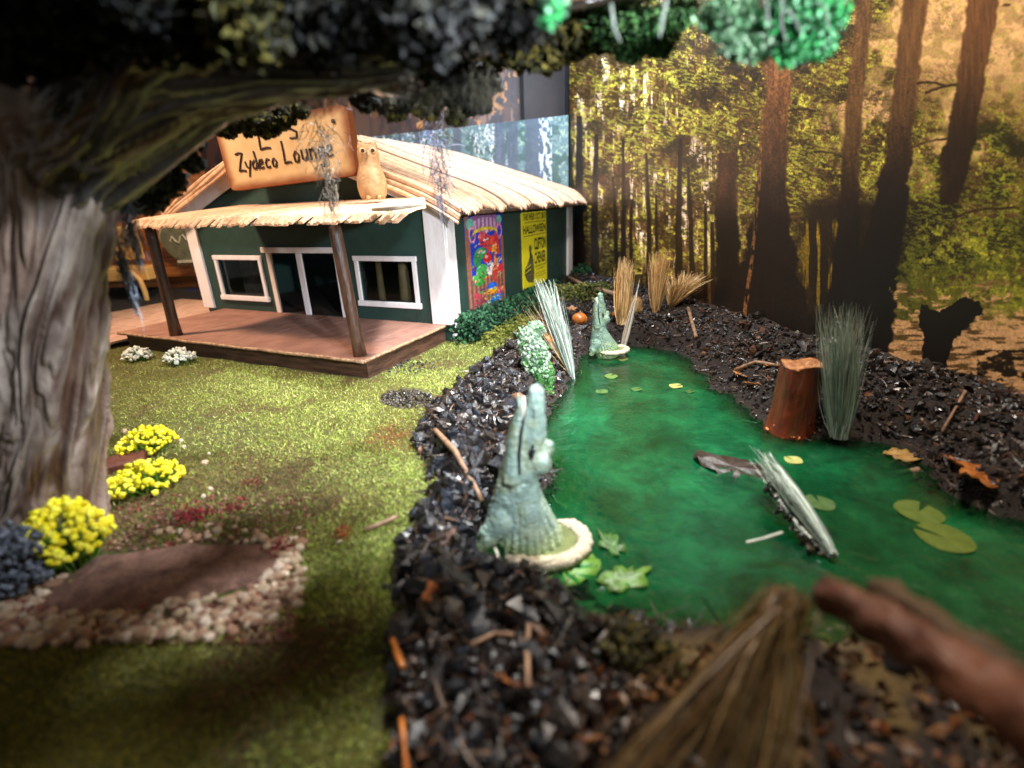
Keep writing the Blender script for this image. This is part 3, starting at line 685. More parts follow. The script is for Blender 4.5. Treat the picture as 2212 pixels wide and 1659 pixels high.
for s in (1, -1):
    for k in range(nst):
        dark_strip = s == 1 and k in (38, 39, 67, 98, 99, 129)
        v0, v1 = edges[k] + .0005, edges[k + 1] - .0005
        g_ = min([abs(k - q) for q in gaps]); lift = rng.uniform(-.004, .004) + .010 * math.exp(-abs(g_ - 4) / 2.5); dl = rng.uniform(-.018, .018) + .025 * math.sin(k * .26) * (s == 1)
        V = []
        for d in dsamp:
            dd_ = d * (1 + dl / 2.3); z = rz(min(dd_, 2.22)) - max(0, dd_ - 2.22) * 1.0 + lift
            va, vb_ = roof_v(v0, d), roof_v(v1, d); mid = (va + vb_) / 2
            if d > 2.2: w_ = (vb_ - va) * .12; va += w_; vb_ -= w_
            V += [hp(UM + s * dd_, va, z - .009), hp(UM + s * dd_, mid, z + .004 + .006 * (d > 1.7)), hp(UM + s * dd_, vb_, z - .009), hp(UM + s * dd_, mid, z - .03)]
        m_ = len(dsamp); Fc = [[4 * i + j, 4 * i + (j + 1) % 4, 4 * (i + 1) + (j + 1) % 4, 4 * (i + 1) + j] for i in range(m_ - 1) for j in range(4)] + [[0, 3, 2, 1], [4 * m_ - 4, 4 * m_ - 3, 4 * m_ - 2, 4 * m_ - 1]]
        c = np.array([1, .97, .94]) * rng.uniform(.66, 1.12)
        if rng.random() < .07: c = c * .6
        if dark_strip: c = np.array([.16, .12, .10]); V = [q + np.array([0, 0, .010]) for q in V]  # gap darkness put into the colour of these raised strips
        cc = np.repeat(c[None], len(V), 0)
        obj('thatch_strip', mesh_np(V, Fc, cc, smooth=False), M['thatch'], roof)
# rough bundles of reed along the front rake and the ridge
for s in (1, -1):
    for k in range(5):
        pts = [hp(UM + s * d, vf - .015 - .012 * k + .012 * math.sin(d * 3 + k), rz(min(d, 2.22)) - .012 - .030 * k) for d in np.linspace(.05, 2.24, 12)]
        b = MB(); b.tube(pts, [.02 + .006 * math.sin(i * 1.3 + k) for i in range(12)], 6, jit=.15); o = b.build('rake_reed', None, roof)
        a = o.data.color_attributes.new('Col', 'FLOAT_COLOR', 'POINT'); cc = (1, .96, .9) if k % 2 == 0 else (.4, .34, .3)
        a.data.foreach_set('color', [*cc, 1] * len(o.data.vertices)); o.data.materials.append(M['thatch'])
# porch roof
pr0, pr1 = -2.66, .66; PV0, PV1 = .02, DD - .08
def prz(v): return 1.455 + (v - PV0) / (PV1 - PV0) * .10
b = MB(); b.add([hp(u, v, prz(v) - dz) for dz in (.03, .055) for v in (PV0 + .03, PV1) for u in (pr0 + .01, pr1 - .75)], [[0, 1, 3, 2], [4, 6, 7, 5], [0, 4, 5, 1], [2, 3, 7, 6], [0, 2, 6, 4], [1, 5, 7, 3]])
# the near right end of the porch reaches the corner board
porch = b.build('porch_roof', M['thatchdark'], house)
npr = 57; ed = np.linspace(-2.68, .60, npr + 1)
for k in range(npr):
    u0, u1 = ed[k], ed[k + 1]; w = u1 - u0; r = w * .46; drop = rng.uniform(.0, .02); ext = rng.uniform(-.02, .03)
    th = [math.pi * j / 5 for j in range(6)]
    shift = .05
    V = []
    for v, dz, uo in ((PV1 - max(0, (u0 + .12)) * 1.5, 0, 0), (PV0 + .12, .0, 0), (PV0 - ext, -.012, shift * .4), (PV0 - ext - .045, -.062 - drop, -shift)):
        V += [hp((u0 + u1) / 2 + uo - r * math.cos(t), v, prz(max(v, PV0)) + dz + r * .8 * math.sin(t)) for t in th]
    Fc = [[6 * i + j, 6 * i + j + 1, 6 * i + j + 7, 6 * i + j + 6] for i in range(3) for j in range(5)] + [[6 * i + 5, 6 * i, 6 * i + 6, 6 * i + 11] for i in range(3)] + [[0, 1, 2, 3, 4, 5], [23, 22, 21, 20, 19, 18]]
    c = np.array([1.05, 1, .95]) * rng.uniform(.8, 1.15)
    o = obj('thatch_strip', mesh_np(V, Fc, np.repeat(c[None], 24, 0)), M['thatch'], porch)
pe = mat('pale_board', (.72, .64, .55), (.5, .4, .3), 12, .6, .004, 40)
m_ = MB(); m_.tube([hp(.32, PV0 - .05, 1.478), hp(.48, PV0 - .06, 1.485), hp(.66, PV0 - .04, 1.50), hp(.72, PV0 + .05, 1.505)], [.012, .022, .022, .012], 7); m_.build('end_batten', pe, porch, smooth=True)
# posts
for (u, v, lean) in ((-2.62, .10, .05), (-.12, .10, -.07)):
    b = MB(); pts = [hp(u + lean * t, v, ZT + .001 + t * (1.425 - ZT)) for t in np.linspace(0, 1, 9)]
    b.tube(pts, [.062, .056, .053, .052, .05, .05, .052, .05, .048], 12, jit=.06); b.build('porch_post', M['wood'], house, smooth=True)
# deck
deck = MB(); deck.frame_box(hp(-DW + .04, .05, .06), (DW - .05) * E1, (DD - .06) * E2, (0, 0, ZT - .03 - .06)); deck = deck.build('deck', M['fascia'], house, .004)
nb = 22; ed = np.linspace(-DW, 0, nb + 1)
for k in range(nb):
    b = MB(); b.frame_box(hp(ed[k] + .002, .012 + rng.uniform(-.004, .004), ZT - .028), (ed[k + 1] - ed[k] - .004) * E1, (DD - .016) * E2, (0, 0, .028 + rng.uniform(-.0015, .0015))); b.build('deck_board', M['deck'], deck, .002)
b = MB(); b.tube([hp(u, -.003 + .006 * math.sin(u * 9), ZT - .014) for u in np.linspace(-DW, 0.005, 40)], .017, 6, jit=.25); b.build('edge_strip', M['deckedge'], deck, smooth=True)
b = MB(); b.tube([hp(.006 + .004 * math.sin(v * 9), v, ZT - .014) for v in np.linspace(0, DD - .01, 22)], .016, 6, jit=.25); b.build('edge_strip', M['deckedge'], deck, smooth=True)

# ------------------------------------------------------------------ posters
def poster_base(v0, v1, z0, z1, name, label, m, uv=True):
    root = empty(name, hp(OFF, v0, z0), label, 'poster'); r0 = hp(OFF, v0, z0)
    w, h = v1 - v0, z1 - z0; c = .035; out = []
    for cx, cz, a0 in ((w - c, c, -90), (w - c, h - c, 0), (c, h - c, 90), (c, c, 180)):
        for j in range(5):
            a = math.radians(a0 + 22.5 * j); out.append((cx + c * math.cos(a), cz + c * math.sin(a)))
    n = len(out); V = [hp(OFF + .014, v0 + x, z0 + z) - r0 for x, z in out] + [hp(OFF + .003, v0 + x, z0 + z) - r0 for x, z in out]
    me = mesh_np(V, [list(range(n)), list(range(n, 2 * n))[::-1]] + [[i, i + n, (i + 1) % n + n, (i + 1) % n] for i in range(n)], uv=[(x / w, z / h) for x, z in out] * 2)
    obj('sheet', me, m, root); return root, r0


def text_mesh(body, x0, x1, z0, z1, place, name, m, parent, bold=.0):
    cu = bpy.data.curves.new('t', 'FONT'); cu.body = body; cu.offset = bold; o = bpy.data.objects.new('t', cu); COL.objects.link(o)
    dg = bpy.context.evaluated_depsgraph_get(); me = bpy.data.meshes.new_from_object(o.evaluated_get(dg)); bpy.data.objects.remove(o)
    n = len(me.vertices); co = np.zeros(n * 3, np.float32); me.vertices.foreach_get('co', co); co = co.reshape(-1, 3)
    a, b_ = co[:, :2].min(0), co[:, :2].max(0); t = (co[:, :2] - a) / (b_ - a)
    P = np.array([place(x0 + tx * (x1 - x0), z0 + tz * (z1 - z0)) for tx, tz in t], np.float32)
    me.vertices.foreach_set('co', P.ravel()); me.update(); return obj(name, me, m, parent)

yv0, yv1, yz0, yz1 = 3.27, 4.20, .30, 1.345
yp, r0 = poster_base(yv0, yv1, yz0, yz1, 'concert_poster', 'yellow concert poster with black HALLOWEEN lettering on the green side wall', M['yellow'])
pw, ph = yv1 - yv0, yz1 - yz0
place = lambda x, z: hp(OFF + .0165, yv0 + x * pw, yz0 + z * ph) - r0
for body, x0, x1, z0, z1, bd in (('THIS WEEK OCT. 28-31', .05, .97, .90, .985, .02), ('CELEBRATE a Zydeco Boogie', .10, .95, .855, .885, .01), ('HALLOWEEN', .04, .96, .73, .84, .03), ('CLIFTON', .46, .95, .50, .66, .03), ('CHENIER', .46, .95, .31, .47, .03), ('AND HIS RED HOT BAND', .47, .95, .265, .292, .02), ('* LOUISIANA *', .50, .90, .225, .247, .01), ('DANCE AND CONCERT', .50, .93, .17, .19, 0), ('ALL AGES WELCOME', .50, .93, .13, .15, 0), ('9 PM', .42, .62, .03, .055, .01)):
    text_mesh(body, x0, x1, z0, z1, place, 'lettering', M['black'], yp, bd)
def flat(pts, place_, name, m, parent): return obj(name, mesh_np([place_(x, z) for x, z in pts], [list(range(len(pts)))]), m, parent)
flat([(.04, .700), (.96, .700), (.96, .708), (.04, .708)], place, 'rule_line', M['black'], yp)
grey = mat('print_grey', (.16, .15, .05), (.05, .05, .02), 30, .6)
flat([(.20, .10), (.40, .07), (.44, .20), (.42, .36), (.40, .43), (.35, .47), (.30, .46), (.24, .40), (.16, .33), (.08, .30), (.06, .22), (.12, .14)], place, 'musician_picture', grey, yp)
flat([(.30 + .055 * math.cos(t), .53 + .055 * math.sin(t)) for t in np.linspace(0, 6.0, 14)], place, 'musician_picture', grey, yp)
place2 = lambda x, z: hp(OFF + .0185, yv0 + x * pw, yz0 + z * ph) - r0
for k in range(4): flat([(.10, .20 + .028 * k), (.30, .235 + .028 * k), (.30, .247 + .028 * k), (.10, .212 + .028 * k)], place2, 'accordion_fold', M['yellow'] if k % 2 else M['black'], yp)
flat([(.27, .49), (.33, .49), (.34, .46), (.30, .38), (.26, .46)], place2, 'shirt_picture', M['black'], yp)

def paint_festival():
    h, w = 520, 220; yy, xx = np.mgrid[0:h, 0:w]; x = xx / w; y = 1 - yy / h      # y from the top
    y = yy / h; y = 1 - y
    img = np.zeros((h, w, 3)); img[:] = (24, 62, 190); T = yy / h        # 1 at the top
    el = lambda cx, cy, rx, ry, a=0: (((x - cx) * math.cos(a) + (T - cy) * math.sin(a) * 2.3) / rx) ** 2 + ((-(x - cx) * math.sin(a) / 2.3 + (T - cy) * math.cos(a)) / ry) ** 2 < 1
    n = fbm(x * 22, T * 50, 3, 91); st = np.sin(x * 60) * .5 + .5
    def put(m, c): img[m] = np.asarray(c) * 1.
    put((T < .36) | (x < .1) | (x > .92) & (T < .75), (150, 100, 84)); img[(T < .36)] *= (.75 + .4 * st[(T < .36)])[:, None]
    put(el(.5, .90, .46, .10), (142, 96, 150)); put(el(.5, .88, .36, .075) & (st > .4), (206, 160, 190)); put(el(.12, .90, .09, .055), (110, 190, 170)); put(el(.9, .92, .07, .045), (110, 190, 170))
    for cx in (.16, .88): put(el(cx, .80, .09, .085) & ~el(cx, .80, .055, .06), (224, 130, 176))
    put(el(.5, .80, .34, .06) & ~el(.5, .775, .34, .055), (222, 196, 60))
    for c in ((.48, .72, .16, .07, .2, (214, 52, 54)), (.62, .68, .10, .09, -.3, (220, 66, 60)), (.80, .67, .08, .12, .1, (208, 50, 52)), (.72, .60, .08, .07, 0, (232, 150, 60)), (.40, .78, .12, .03, .5, (222, 90, 96)),
              (.34, .60, .17, .06, .3, (60, 150, 92)), (.25, .54, .10, .07, 0, (46, 128, 80)), (.52, .54, .11, .055, 0, (226, 40, 44)), (.49, .56, .05, .02, .4, (250, 170, 160)), (.72, .53, .08, .06, .2, (36, 70, 170)),
              (.36, .42, .16, .075, 0, (70, 168, 84)), (.30, .33, .14, .05, .8, (54, 150, 60)), (.20, .36, .12, .025, -.7, (86, 190, 90)), (.60, .42, .12, .07, 0, (226, 220, 220)), (.76, .46, .06, .12, .1, (228, 130, 80)),
              (.72, .36, .10, .09, 0, (196, 60, 64)), (.88, .40, .09, .05, .3, (206, 48, 66)), (.60, .22, .15, .055, 0, (40, 90, 200)), (.60, .185, .16, .035, 0, (240, 170, 40)), (.60, .235, .09, .03, 0, (40, 110, 220)),
              (.24, .11, .16, .03, .2, (150, 60, 80)), (.72, .08, .20, .05, .3, (30, 120, 210)), (.36, .05, .2, .02, .2, (226, 214, 196)), (.86, .16, .12, .04, .6, (206, 84, 96)), (.2, .18, .1, .03, -.6, (196, 70, 90))):
        put(el(*c[:5]), c[5])
    for (cx, cy) in ((.46, .73), (.54, .735), (.30, .62), (.36, .625)): put(el(cx, cy, .03, .012), (240, 240, 240)); put(el(cx, cy, .012, .006), (10, 10, 20))
    rngp = np.random.default_rng(5)
    for _ in range(170):
        cx, cy = rngp.uniform(.12, .92), rngp.uniform(.04, .84); c = [(226, 60, 60), (60, 160, 80), (240, 200, 80), (30, 50, 140), (240, 230, 226), (120, 40, 60)][rngp.integers(6)]
        a = rngp.uniform(-1.5, 1.5); m = el(cx, cy, rngp.uniform(.02, .06), rngp.uniform(.004, .012), a); img[m] = img[m] * .35 + np.array(c) * .65
    img *= (.8 + .4 * n)[..., None]; return img
bp, r0 = poster_base(1.74, 2.68, .28, 1.385, 'festival_poster', 'colourful blue and red festival poster of crayfish musicians on the green side wall', image_mat('festival_print', np.clip(paint_festival(), 0, 255) / 255.))

# ------------------------------------------------------------------ sign and owl
SV = .98
def onv(px, py, v):
    r = ray(px, py); t = ((HB + v * E2 - CAM) @ E2) / (r @ E2); p = CAM + r * t - HB; return np.array([p @ E1, p[2]])
sc = [onv(*q, SV) for q in ((461, 268), (499, 413), (771, 378), (748, 226))]       # TL BL BR TR
sg = empty('lounge_sign', hp(*[0, 0, 0]) * 0, 'wooden sign with burnt edges and handwritten Zydeco Lounge standing on the porch roof', 'sign')
def sxy(s, t):      # s 0..1 left to right, t 0..1 bottom to top
    lo = sc[1] * (1 - s) + sc[2] * s; hi = sc[0] * (1 - s) + sc[3] * s; return lo * (1 - t) + hi * t
out = []
for cx, cy, a0 in ((.95, .09, -90), (.95, .91, 0), (.05, .91, 90), (.05, .09, 180)):
    for j in range(6):
        a = math.radians(a0 + 18 * j); out.append((cx + .05 * math.cos(a), cy + .09 * math.sin(a)))
ns = 60; nt = 34; V = []; cl = []; lean = .0
def inside(s, t):
    cx = min(max(s, .05), .95); cy = min(max(t, .09), .91); dx, dy = (s - cx) / .05, (t - cy) / .09; r = math.hypot(dx, dy)
    if r > 1: s, t = cx + (s - cx) / r, cy + (t - cy) / r
    return s, t
for j in range(nt + 1):
    for i in range(ns + 1):
        s, t = inside(i / ns, j / nt); u, z = sxy(s, t); V.append(hp(u, SV, z))
        e = min(s * 2.0, (1 - s) * 2.0, t, 1 - t) + .05 * (float(fbm(np.array(s * 9), np.array(t * 9), 3, 131)) - .5); k = float(sstep(.0, .17, np.array(e)))
        cl.append(np.array([1, 1, 1]) * k + np.array([.33, .12, .04]) * (1 - k))
ii = np.arange((ns + 1) * (nt + 1)).reshape(nt + 1, ns + 1); fF = np.stack([ii[:-1, :-1], ii[:-1, 1:], ii[1:, 1:], ii[1:, :-1]], -1).reshape(-1, 4)
obj('board_face', mesh_np(V, fF, np.array(cl)), M['sign'], sg)
n = len(out); V = [hp(*[sxy(s, t)[0], SV + dv, sxy(s, t)[1]]) for dv in (.003, .085) for s, t in out]
me = mesh_np(V, [list(range(n)), list(range(n, 2 * n))[::-1]] + [[i, (i + 1) % n, (i + 1) % n + n, i + n] for i in range(n)], np.tile([.30, .11, .04], (2 * n, 1)))
obj('board', me, M['sign'], sg)
GL_ = {'Z': [[(0, .95), (.3, 1), (.62, .97), (.3, .5), (.02, .02), (.3, .06), (.62, .0)]], 'y': [[(0, .5), (.08, .2), (.25, .12)], [(.5, .55), (.3, .1), (.1, -.35)]], 'd': [[(.42, .4), (.2, .5), (.03, .3), (.08, .05), (.28, .05), (.42, .3)], [(.36, 1), (.42, .5), (.52, 0)]],
       'e': [[(.03, .25), (.38, .33), (.34, .5), (.12, .48), (.02, .22), (.14, .02), (.4, .08)]], 'c': [[(.38, .42), (.2, .5), (.03, .28), (.12, .02), (.38, .06)]], 'o': [[(.2, .48), (.03, .3), (.1, .03), (.3, .03), (.4, .28), (.2, .48)]],
       'L': [[(.05, 1), (.07, .5), (.03, .03), (.3, .08), (.5, .04)]], 'u': [[(.03, .5), (.05, .1), (.22, .04), (.38, .2)], [(.4, .5), (.42, .02)]], 'n': [[(.04, .5), (.06, 0)], [(.06, .35), (.25, .5), (.38, .35), (.4, 0)]],
       'g': [[(.4, .4), (.2, .5), (.03, .28), (.15, .05), (.38, .2)], [(.4, .48), (.42, -.1), (.28, -.35), (.05, -.25)]], 's': [[(.36, .46), (.15, .5), (.08, .34), (.34, .2), (.3, .02), (.03, .04)]], "'": [[(.1, 1), (.04, .75)]], 'S': [[(.45, .95), (.15, 1), (.05, .7), (.4, .4), (.35, .05), (.02, .05)]]}
def write(txt, s0, t0, cw, chh, slope=0.):
    x = s0
    for ch in txt:
        if ch == ' ': x += cw * .7; continue
        for st in GL_[ch]:
            st = [np.array(p) for p in st]; dense = []
            for a, b_ in zip(st[:-1], st[1:]): dense += [a * (1 - q) + b_ * q for q in np.linspace(0, 1, 4)[:-1]]
            dense.append(st[-1]); m_ = MB(); P = []
            for p in dense:
                s = x + p[0] * cw; t = t0 + p[1] * chh + slope * (s - s0); u, z = sxy(s, t); P.append(hp(u, SV - .004, z))
            m_.tube(P, .011, 5); m_.build('lettering', M['ink'], sg)
        x += cw * (.72 if ch in 'ZL' else .58 if ch != "'" else .3)
write('Zydeco', .12, .27, .093, .27); write('Lounge', .50, .29, .105, .34, .05)
write('L', .33, .54, .17, .30); write("'S", .53, .64, .15, .22)
for s_, t_s in ((.90, .80), (.13, .80)):
    u, z = sxy(s_, t_s); b = MB(); b.tube([hp(u, SV - .012, z), hp(u, SV - .002, z)], .02, 10); b.build('screw', M['ink'], sg)

ow0 = hp(-.26, .72, prz(.72) + .05); owl = empty('owl_figure', ow0, 'small tan owl figurine with ear tufts standing on the porch roof beside the sign', 'figurine')
prof = [(0, .115), (.03, .135), (.10, .150), (.17, .148), (.24, .125), (.29, .105), (.33, .102), (.37, .108), (.41, .104), (.445, .085), (.462, .05), (.47, .0)]
nseg = 26; V = []; th0 = math.atan2(-ow0[1], -ow0[0])
for z, r in prof:
    for j in range(nseg):
        a = 2 * math.pi * j / nseg; fr = math.cos(a)
        rr = r * (1 + .015 * math.sin(j * 5.1 + z * 90)); ear = .03 * max(0, 1 - abs(abs(math.sin(a)) - .85) / .15) if z > .44 else 0
        V.append((rr * .84 * math.cos(a + th0), rr * .84 * math.sin(a + th0), z + ear * (z < .47)))
Fc = [[i * nseg + j, i * nseg + (j + 1) % nseg, (i + 1) * nseg + (j + 1) % nseg, (i + 1) * nseg + j] for i in range(len(prof) - 1) for j in range(nseg)] + [list(range(nseg))[::-1]]
obj('body', mesh_np(V, Fc, smooth=True), M['owl'], owl)
fd = np.array([math.cos(th0), math.sin(th0), 0]); sd_ = np.array([-fd[1], fd[0], 0])
for s in (-1, 1):
    p = fd * .075 + sd_ * s * .04 + np.array([0, 0, .405]); b = MB(); b.tube([p - fd * .02, p + fd * .012], [.032, .022], 10); e_ = b.build('eye_ring', mat('owl_face', (.72, .48, .26), None, 20, .6), owl)
    b = MB(); b.tube([p + fd * .012, p + fd * .02], [.017, .011], 8); b.build('eye', M['ink'], owl)
    q = sd_ * s * .06 + np.array([0, 0, .44]); b = MB(); b.tube([q, q + sd_ * s * .012 + np.array([0, 0, .045])], [.028, .004], 7); b.build('ear_tuft', M['owl'], owl)
p = fd * .085 + np.array([0, 0, .375]); b = MB(); b.tube([p + np.array([0, 0, .015]), p + fd * .03 - np.array([0, 0, .01])], [.014, .003], 6); b.build('beak', M['owl'], owl)
for s in (-1, 1):
    p = fd * .10 + sd_ * s * .045; b = MB(); b.tube([p + np.array([0, 0, .012]), p + fd * .05 + np.array([0, 0, .008])], [.022, .012], 7); b.build('foot', M['owl'], owl)

owl.scale = (1.03, 1.03, .96)
# ------------------------------------------------------------------ lawn
area = lambda n, f: f
N = 1000000
xs = rng.uniform(-4.5, 1.4, N); ys = rng.uniform(.7, 8.5, N)
dl_ = np.hypot(xs, ys); keep = rng.random(N) < np.clip(3.2 / (dl_ ** 1.6), .08, 1)
xs, ys = xs[keep], ys[keep]
px, py = proj(np.stack([xs, ys, np.full(len(xs), .1)], -1))
l = field(GL, xs, ys) + (fbm(xs * 9, ys * 9, 3, 141) - .5) * .16
bedpoly = [(0, 1300), (90, 1270), (200, 1195), (420, 1165), (600, 1160), (650, 1200), (640, 1300), (560, 1350), (300, 1385), (0, 1400)]
hu = (np.stack([xs, ys], -1) - HB[:2]) @ E1[:2]; hv = (np.stack([xs, ys], -1) - HB[:2]) @ E2[:2]
inh = (hu > -DW + .02) & (hu < .03) & (hv > 0) | (hv > DD - .05) & (hu > -HW) & (hu < OFF + .02) | (hv > .0) & (hu < -DW + .05)
bare = inpoly(px, py, bedpoly) & (rng.random(len(xs)) < .97)
bare |= (np.hypot((px - 470) / 110, (py - 935) / 42) < 1) & (rng.random(len(xs)) < .45)
bare |= (np.hypot((px - 880) / 62, (py - 862) / 25) < 1) & (rng.random(len(xs)) < .9)
keep = (l < -.01) & ~inh & ~bare & (px > -150) & (px < 1300) & (py < 1750)
xs, ys, px, py = xs[keep], ys[keep], px[keep], py[keep]; n = len(xs)
z = hgt(xs, ys); base = np.stack([xs, ys, z - .004], -1)
a = rng.uniform(0, 2 * math.pi, n); ln = rng.uniform(.016, .038, n); el = rng.uniform(.25, 1.2, n)
tip = base + np.stack([np.cos(a) * np.cos(el) * ln, np.sin(a) * np.cos(el) * ln, np.sin(el) * ln * .9], -1)
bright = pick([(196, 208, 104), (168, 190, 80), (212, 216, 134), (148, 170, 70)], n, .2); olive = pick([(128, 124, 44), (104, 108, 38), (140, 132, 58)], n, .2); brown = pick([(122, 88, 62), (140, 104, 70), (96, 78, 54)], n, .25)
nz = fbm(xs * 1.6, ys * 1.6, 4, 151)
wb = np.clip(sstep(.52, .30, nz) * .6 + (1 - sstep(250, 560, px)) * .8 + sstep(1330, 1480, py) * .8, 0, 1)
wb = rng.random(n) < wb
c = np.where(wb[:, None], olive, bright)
wr = np.exp(-(np.hypot((px - 560) / 220, (py - 1060) / 95)) ** 2) * .85 + np.exp(-(np.hypot((px - 700) / 140, (py - 1400) / 80)) ** 2) * .4 + sstep(.60, .74, fbm(xs * 3.2 + 7, ys * 3.2, 4, 152)) * .7
c = np.where((rng.random(n) < wr)[:, None], brown, c)
red = np.exp(-(np.hypot((px - 845) / 50, (py - 945) / 26)) ** 2) * .8; c = np.where((rng.random(n) < red)[:, None], pick([(170, 78, 44), (150, 92, 60)], n), c)
bd_ = rng.normal(size=(n, 3)) * .006
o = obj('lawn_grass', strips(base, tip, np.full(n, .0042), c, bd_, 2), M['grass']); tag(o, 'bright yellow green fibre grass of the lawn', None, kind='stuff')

# ------------------------------------------------------------------ mulch banks
N = 130000
xs = rng.uniform(-1.4, 5.2, N); ys = rng.uniform(.35, 9.3, N)
d = field(GD, xs, ys); l = field(GL, xs, ys); bdist = (xs - BD0[0]) * bdn[0] + (ys - BD0[1]) * bdn[1]
px, py = proj(np.stack([xs, ys, np.full(N, .1)], -1)); dl_ = np.hypot(xs, ys)
hv = (np.stack([xs, ys], -1) - HB[:2]) @ E2[:2]; hu = (np.stack([xs, ys], -1) - HB[:2]) @ E1[:2]
ln_ = l + (fbm(xs * 7, ys * 7, 3, 142) - .5) * .22
keep = (d > -.035) & (ln_ > 0) & (bdist > .05) & (rng.random(N) < np.clip(3.0 / dl_ ** 1.2, .2, 1)) & ~((hv > DD) & (hu < OFF + .1)) & (px < 2500) & ~((px > 1400) & (py > 1330) & (rng.random(N) < .93)) & (((xs - .10) / .27) ** 2 + ((ys - 1.88) / .25) ** 2 > 1)
xs, ys, px, py, d, l = xs[keep], ys[keep], px[keep], py[keep], d[keep], l[keep]; n = len(xs)
big = rng.random(n) < .07
sz = np.where(big, rng.uniform(.018, .042, n), rng.uniform(.006, .019, n)) * np.clip(d * 5 + .5, .4, 1)
z = hgt(xs, ys) + rng.uniform(-.1, 1.2, n) * sz
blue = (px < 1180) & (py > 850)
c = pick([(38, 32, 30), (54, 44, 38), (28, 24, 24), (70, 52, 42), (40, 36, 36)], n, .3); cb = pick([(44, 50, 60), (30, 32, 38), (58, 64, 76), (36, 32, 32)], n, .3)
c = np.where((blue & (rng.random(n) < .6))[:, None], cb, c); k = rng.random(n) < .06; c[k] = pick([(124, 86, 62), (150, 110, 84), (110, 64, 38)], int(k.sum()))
o = obj('mulch_bank', crumbs(np.stack([xs, ys, z], -1), sz, c, (1.35, .9, .6), .35, .35), M['mulch']); tag(o, 'dark mulch and charcoal crumbs on the pond banks', None, kind='stuff')
# larger clumps on the left bank
k_ = rng.choice(np.where((px < 1500) & (py > 800) & (py < 1420) & (d > .06))[0], 420); s2 = rng.uniform(.022, .05, 420)
V2 = np.stack([xs[k_], ys[k_], hgt(xs[k_], ys[k_]) + s2 * .5], -1)
o = obj('charcoal_lumps', crumbs(V2, s2, pick([(36, 38, 44), (28, 27, 28), (52, 56, 66), (44, 36, 32)], 420, .25), (1.2, 1, .7), .45), M['mulch']); tag(o, 'larger bluish black charcoal lumps on the left pond bank', None, kind='stuff')
# fine splinters
n = 5200; i = rng.integers(0, len(xs), n); bs = np.stack([xs[i], ys[i], hgt(xs[i], ys[i]) + rng.uniform(.0, .05, n)], -1); a = rng.uniform(0, 6.28, n); L_ = rng.uniform(.03, .12, n)
tp = bs + np.stack([np.cos(a) * L_, np.sin(a) * L_, rng.uniform(-.02, .04, n)], -1)
o = obj('bark_splinters', strips(bs, tp, rng.uniform(.003, .010, n), pick([(60, 42, 34), (96, 70, 52), (40, 30, 26), (140, 104, 74)], n, .3), rng.normal(size=(n, 3)) * .004, 2), M['mulch']); tag(o, 'thin bark splinters lying in the mulch', None, kind='stuff')

# leaf litter on the dark banks
n = 520; P = []
while len(P) < n:
    x, y = (rng.uniform(1250, 2300), rng.uniform(1330, 1800)) if rng.random() < .8 else ((rng.uniform(830, 1300), rng.uniform(1180, 1700)) if rng.random() < .6 else (rng.uniform(1450, 2212), rng.uniform(740, 1010)))
    p = on_ground(x, y, 2)
    if field(GD, p[0:1], p[1:2])[0] > .01 and field(GL, p[0:1], p[1:2])[0] > 0: P.append(p + np.array([0, 0, .018 + .02 * rng.random()]))
P = np.array(P); o = obj('leaf_litter', leaves(P, rng.uniform(.008, .034, n) ** 1.0, pick([(120, 84, 58), (96, 62, 36), (150, 106, 70), (70, 46, 30), (140, 78, 36)], n, .3), 1.5), M['mulch']); tag(o, 'small brown leaf scraps scattered over the dark banks', None, kind='stuff')

# dark crumbs mound on the lawn and grit beside the deck
def crumb_patch(name, cx, cy, rx, ry, n, cols, size, label, cat, zup=.02):
    t = rng.uniform(0, 6.28, n); r = np.sqrt(rng.uniform(0, 1, n)); P = []
    c0 = on_ground(cx, cy)
    for a_, b_ in zip(t, r):
        p = on_ground(cx + rx * b_ * math.cos(a_), cy + ry * b_ * math.sin(a_), 2); p[2] += zup * (1 - b_) * rng.uniform(0, 1); P.append(p - c0)
    o = obj(name, crumbs(P, rng.uniform(size * .5, size, n), pick(cols, n, .25), (1, 1, .8)), M['mulch'], None, c0); tag(o, label, cat); return o
crumb_patch('soil_mound', 880, 862, 58, 20, 380, [(60, 50, 34), (40, 34, 28), (84, 74, 56)], .018, 'small mound of dark crumbs on the lawn between deck and pond', 'mound', .05)
crumb_patch('grit_patch', 880, 792, 60, 16, 160, [(70, 66, 62), (50, 48, 46)], .014, 'grey grit beside the right end of the porch deck', 'grit')

# ------------------------------------------------------------------ dirt bed with pebbles
dp = [(70, 1330), (110, 1275), (210, 1205), (400, 1180), (560, 1178), (610, 1210), (560, 1262), (420, 1298), (240, 1330)]
c0 = on_ground(330, 1255); P = [on_ground(x, y) - c0 for x, y in dp]; n = len(P)
NR = 9; V = []
ctr = np.mean(P, 0)
for r in range(NR + 1):
    for i in range(60):
        q = i / 60 * n; a_ = P[int(q) % n]; b_ = P[(int(q) + 1) % n]; e = a_ + (b_ - a_) * (q % 1); t = r / NR
        p = ctr * (1 - t) + e * t; V.append((p[0], p[1], .022 * (1 - t ** 2) + .012 * (rng.random() - .5) + .004))
Fc = [[r * 60 + i, r * 60 + (i + 1) % 60, (r + 1) * 60 + (i + 1) % 60, (r + 1) * 60 + i] for r in range(NR) for i in range(60)]
bed = empty('pebble_bed', c0, 'low brown dirt bed edged with small pale pebbles in front of the tree', 'flower bed')
obj('dirt', mesh_np(V, Fc, smooth=True), M['dirt'], bed)
pebs = []
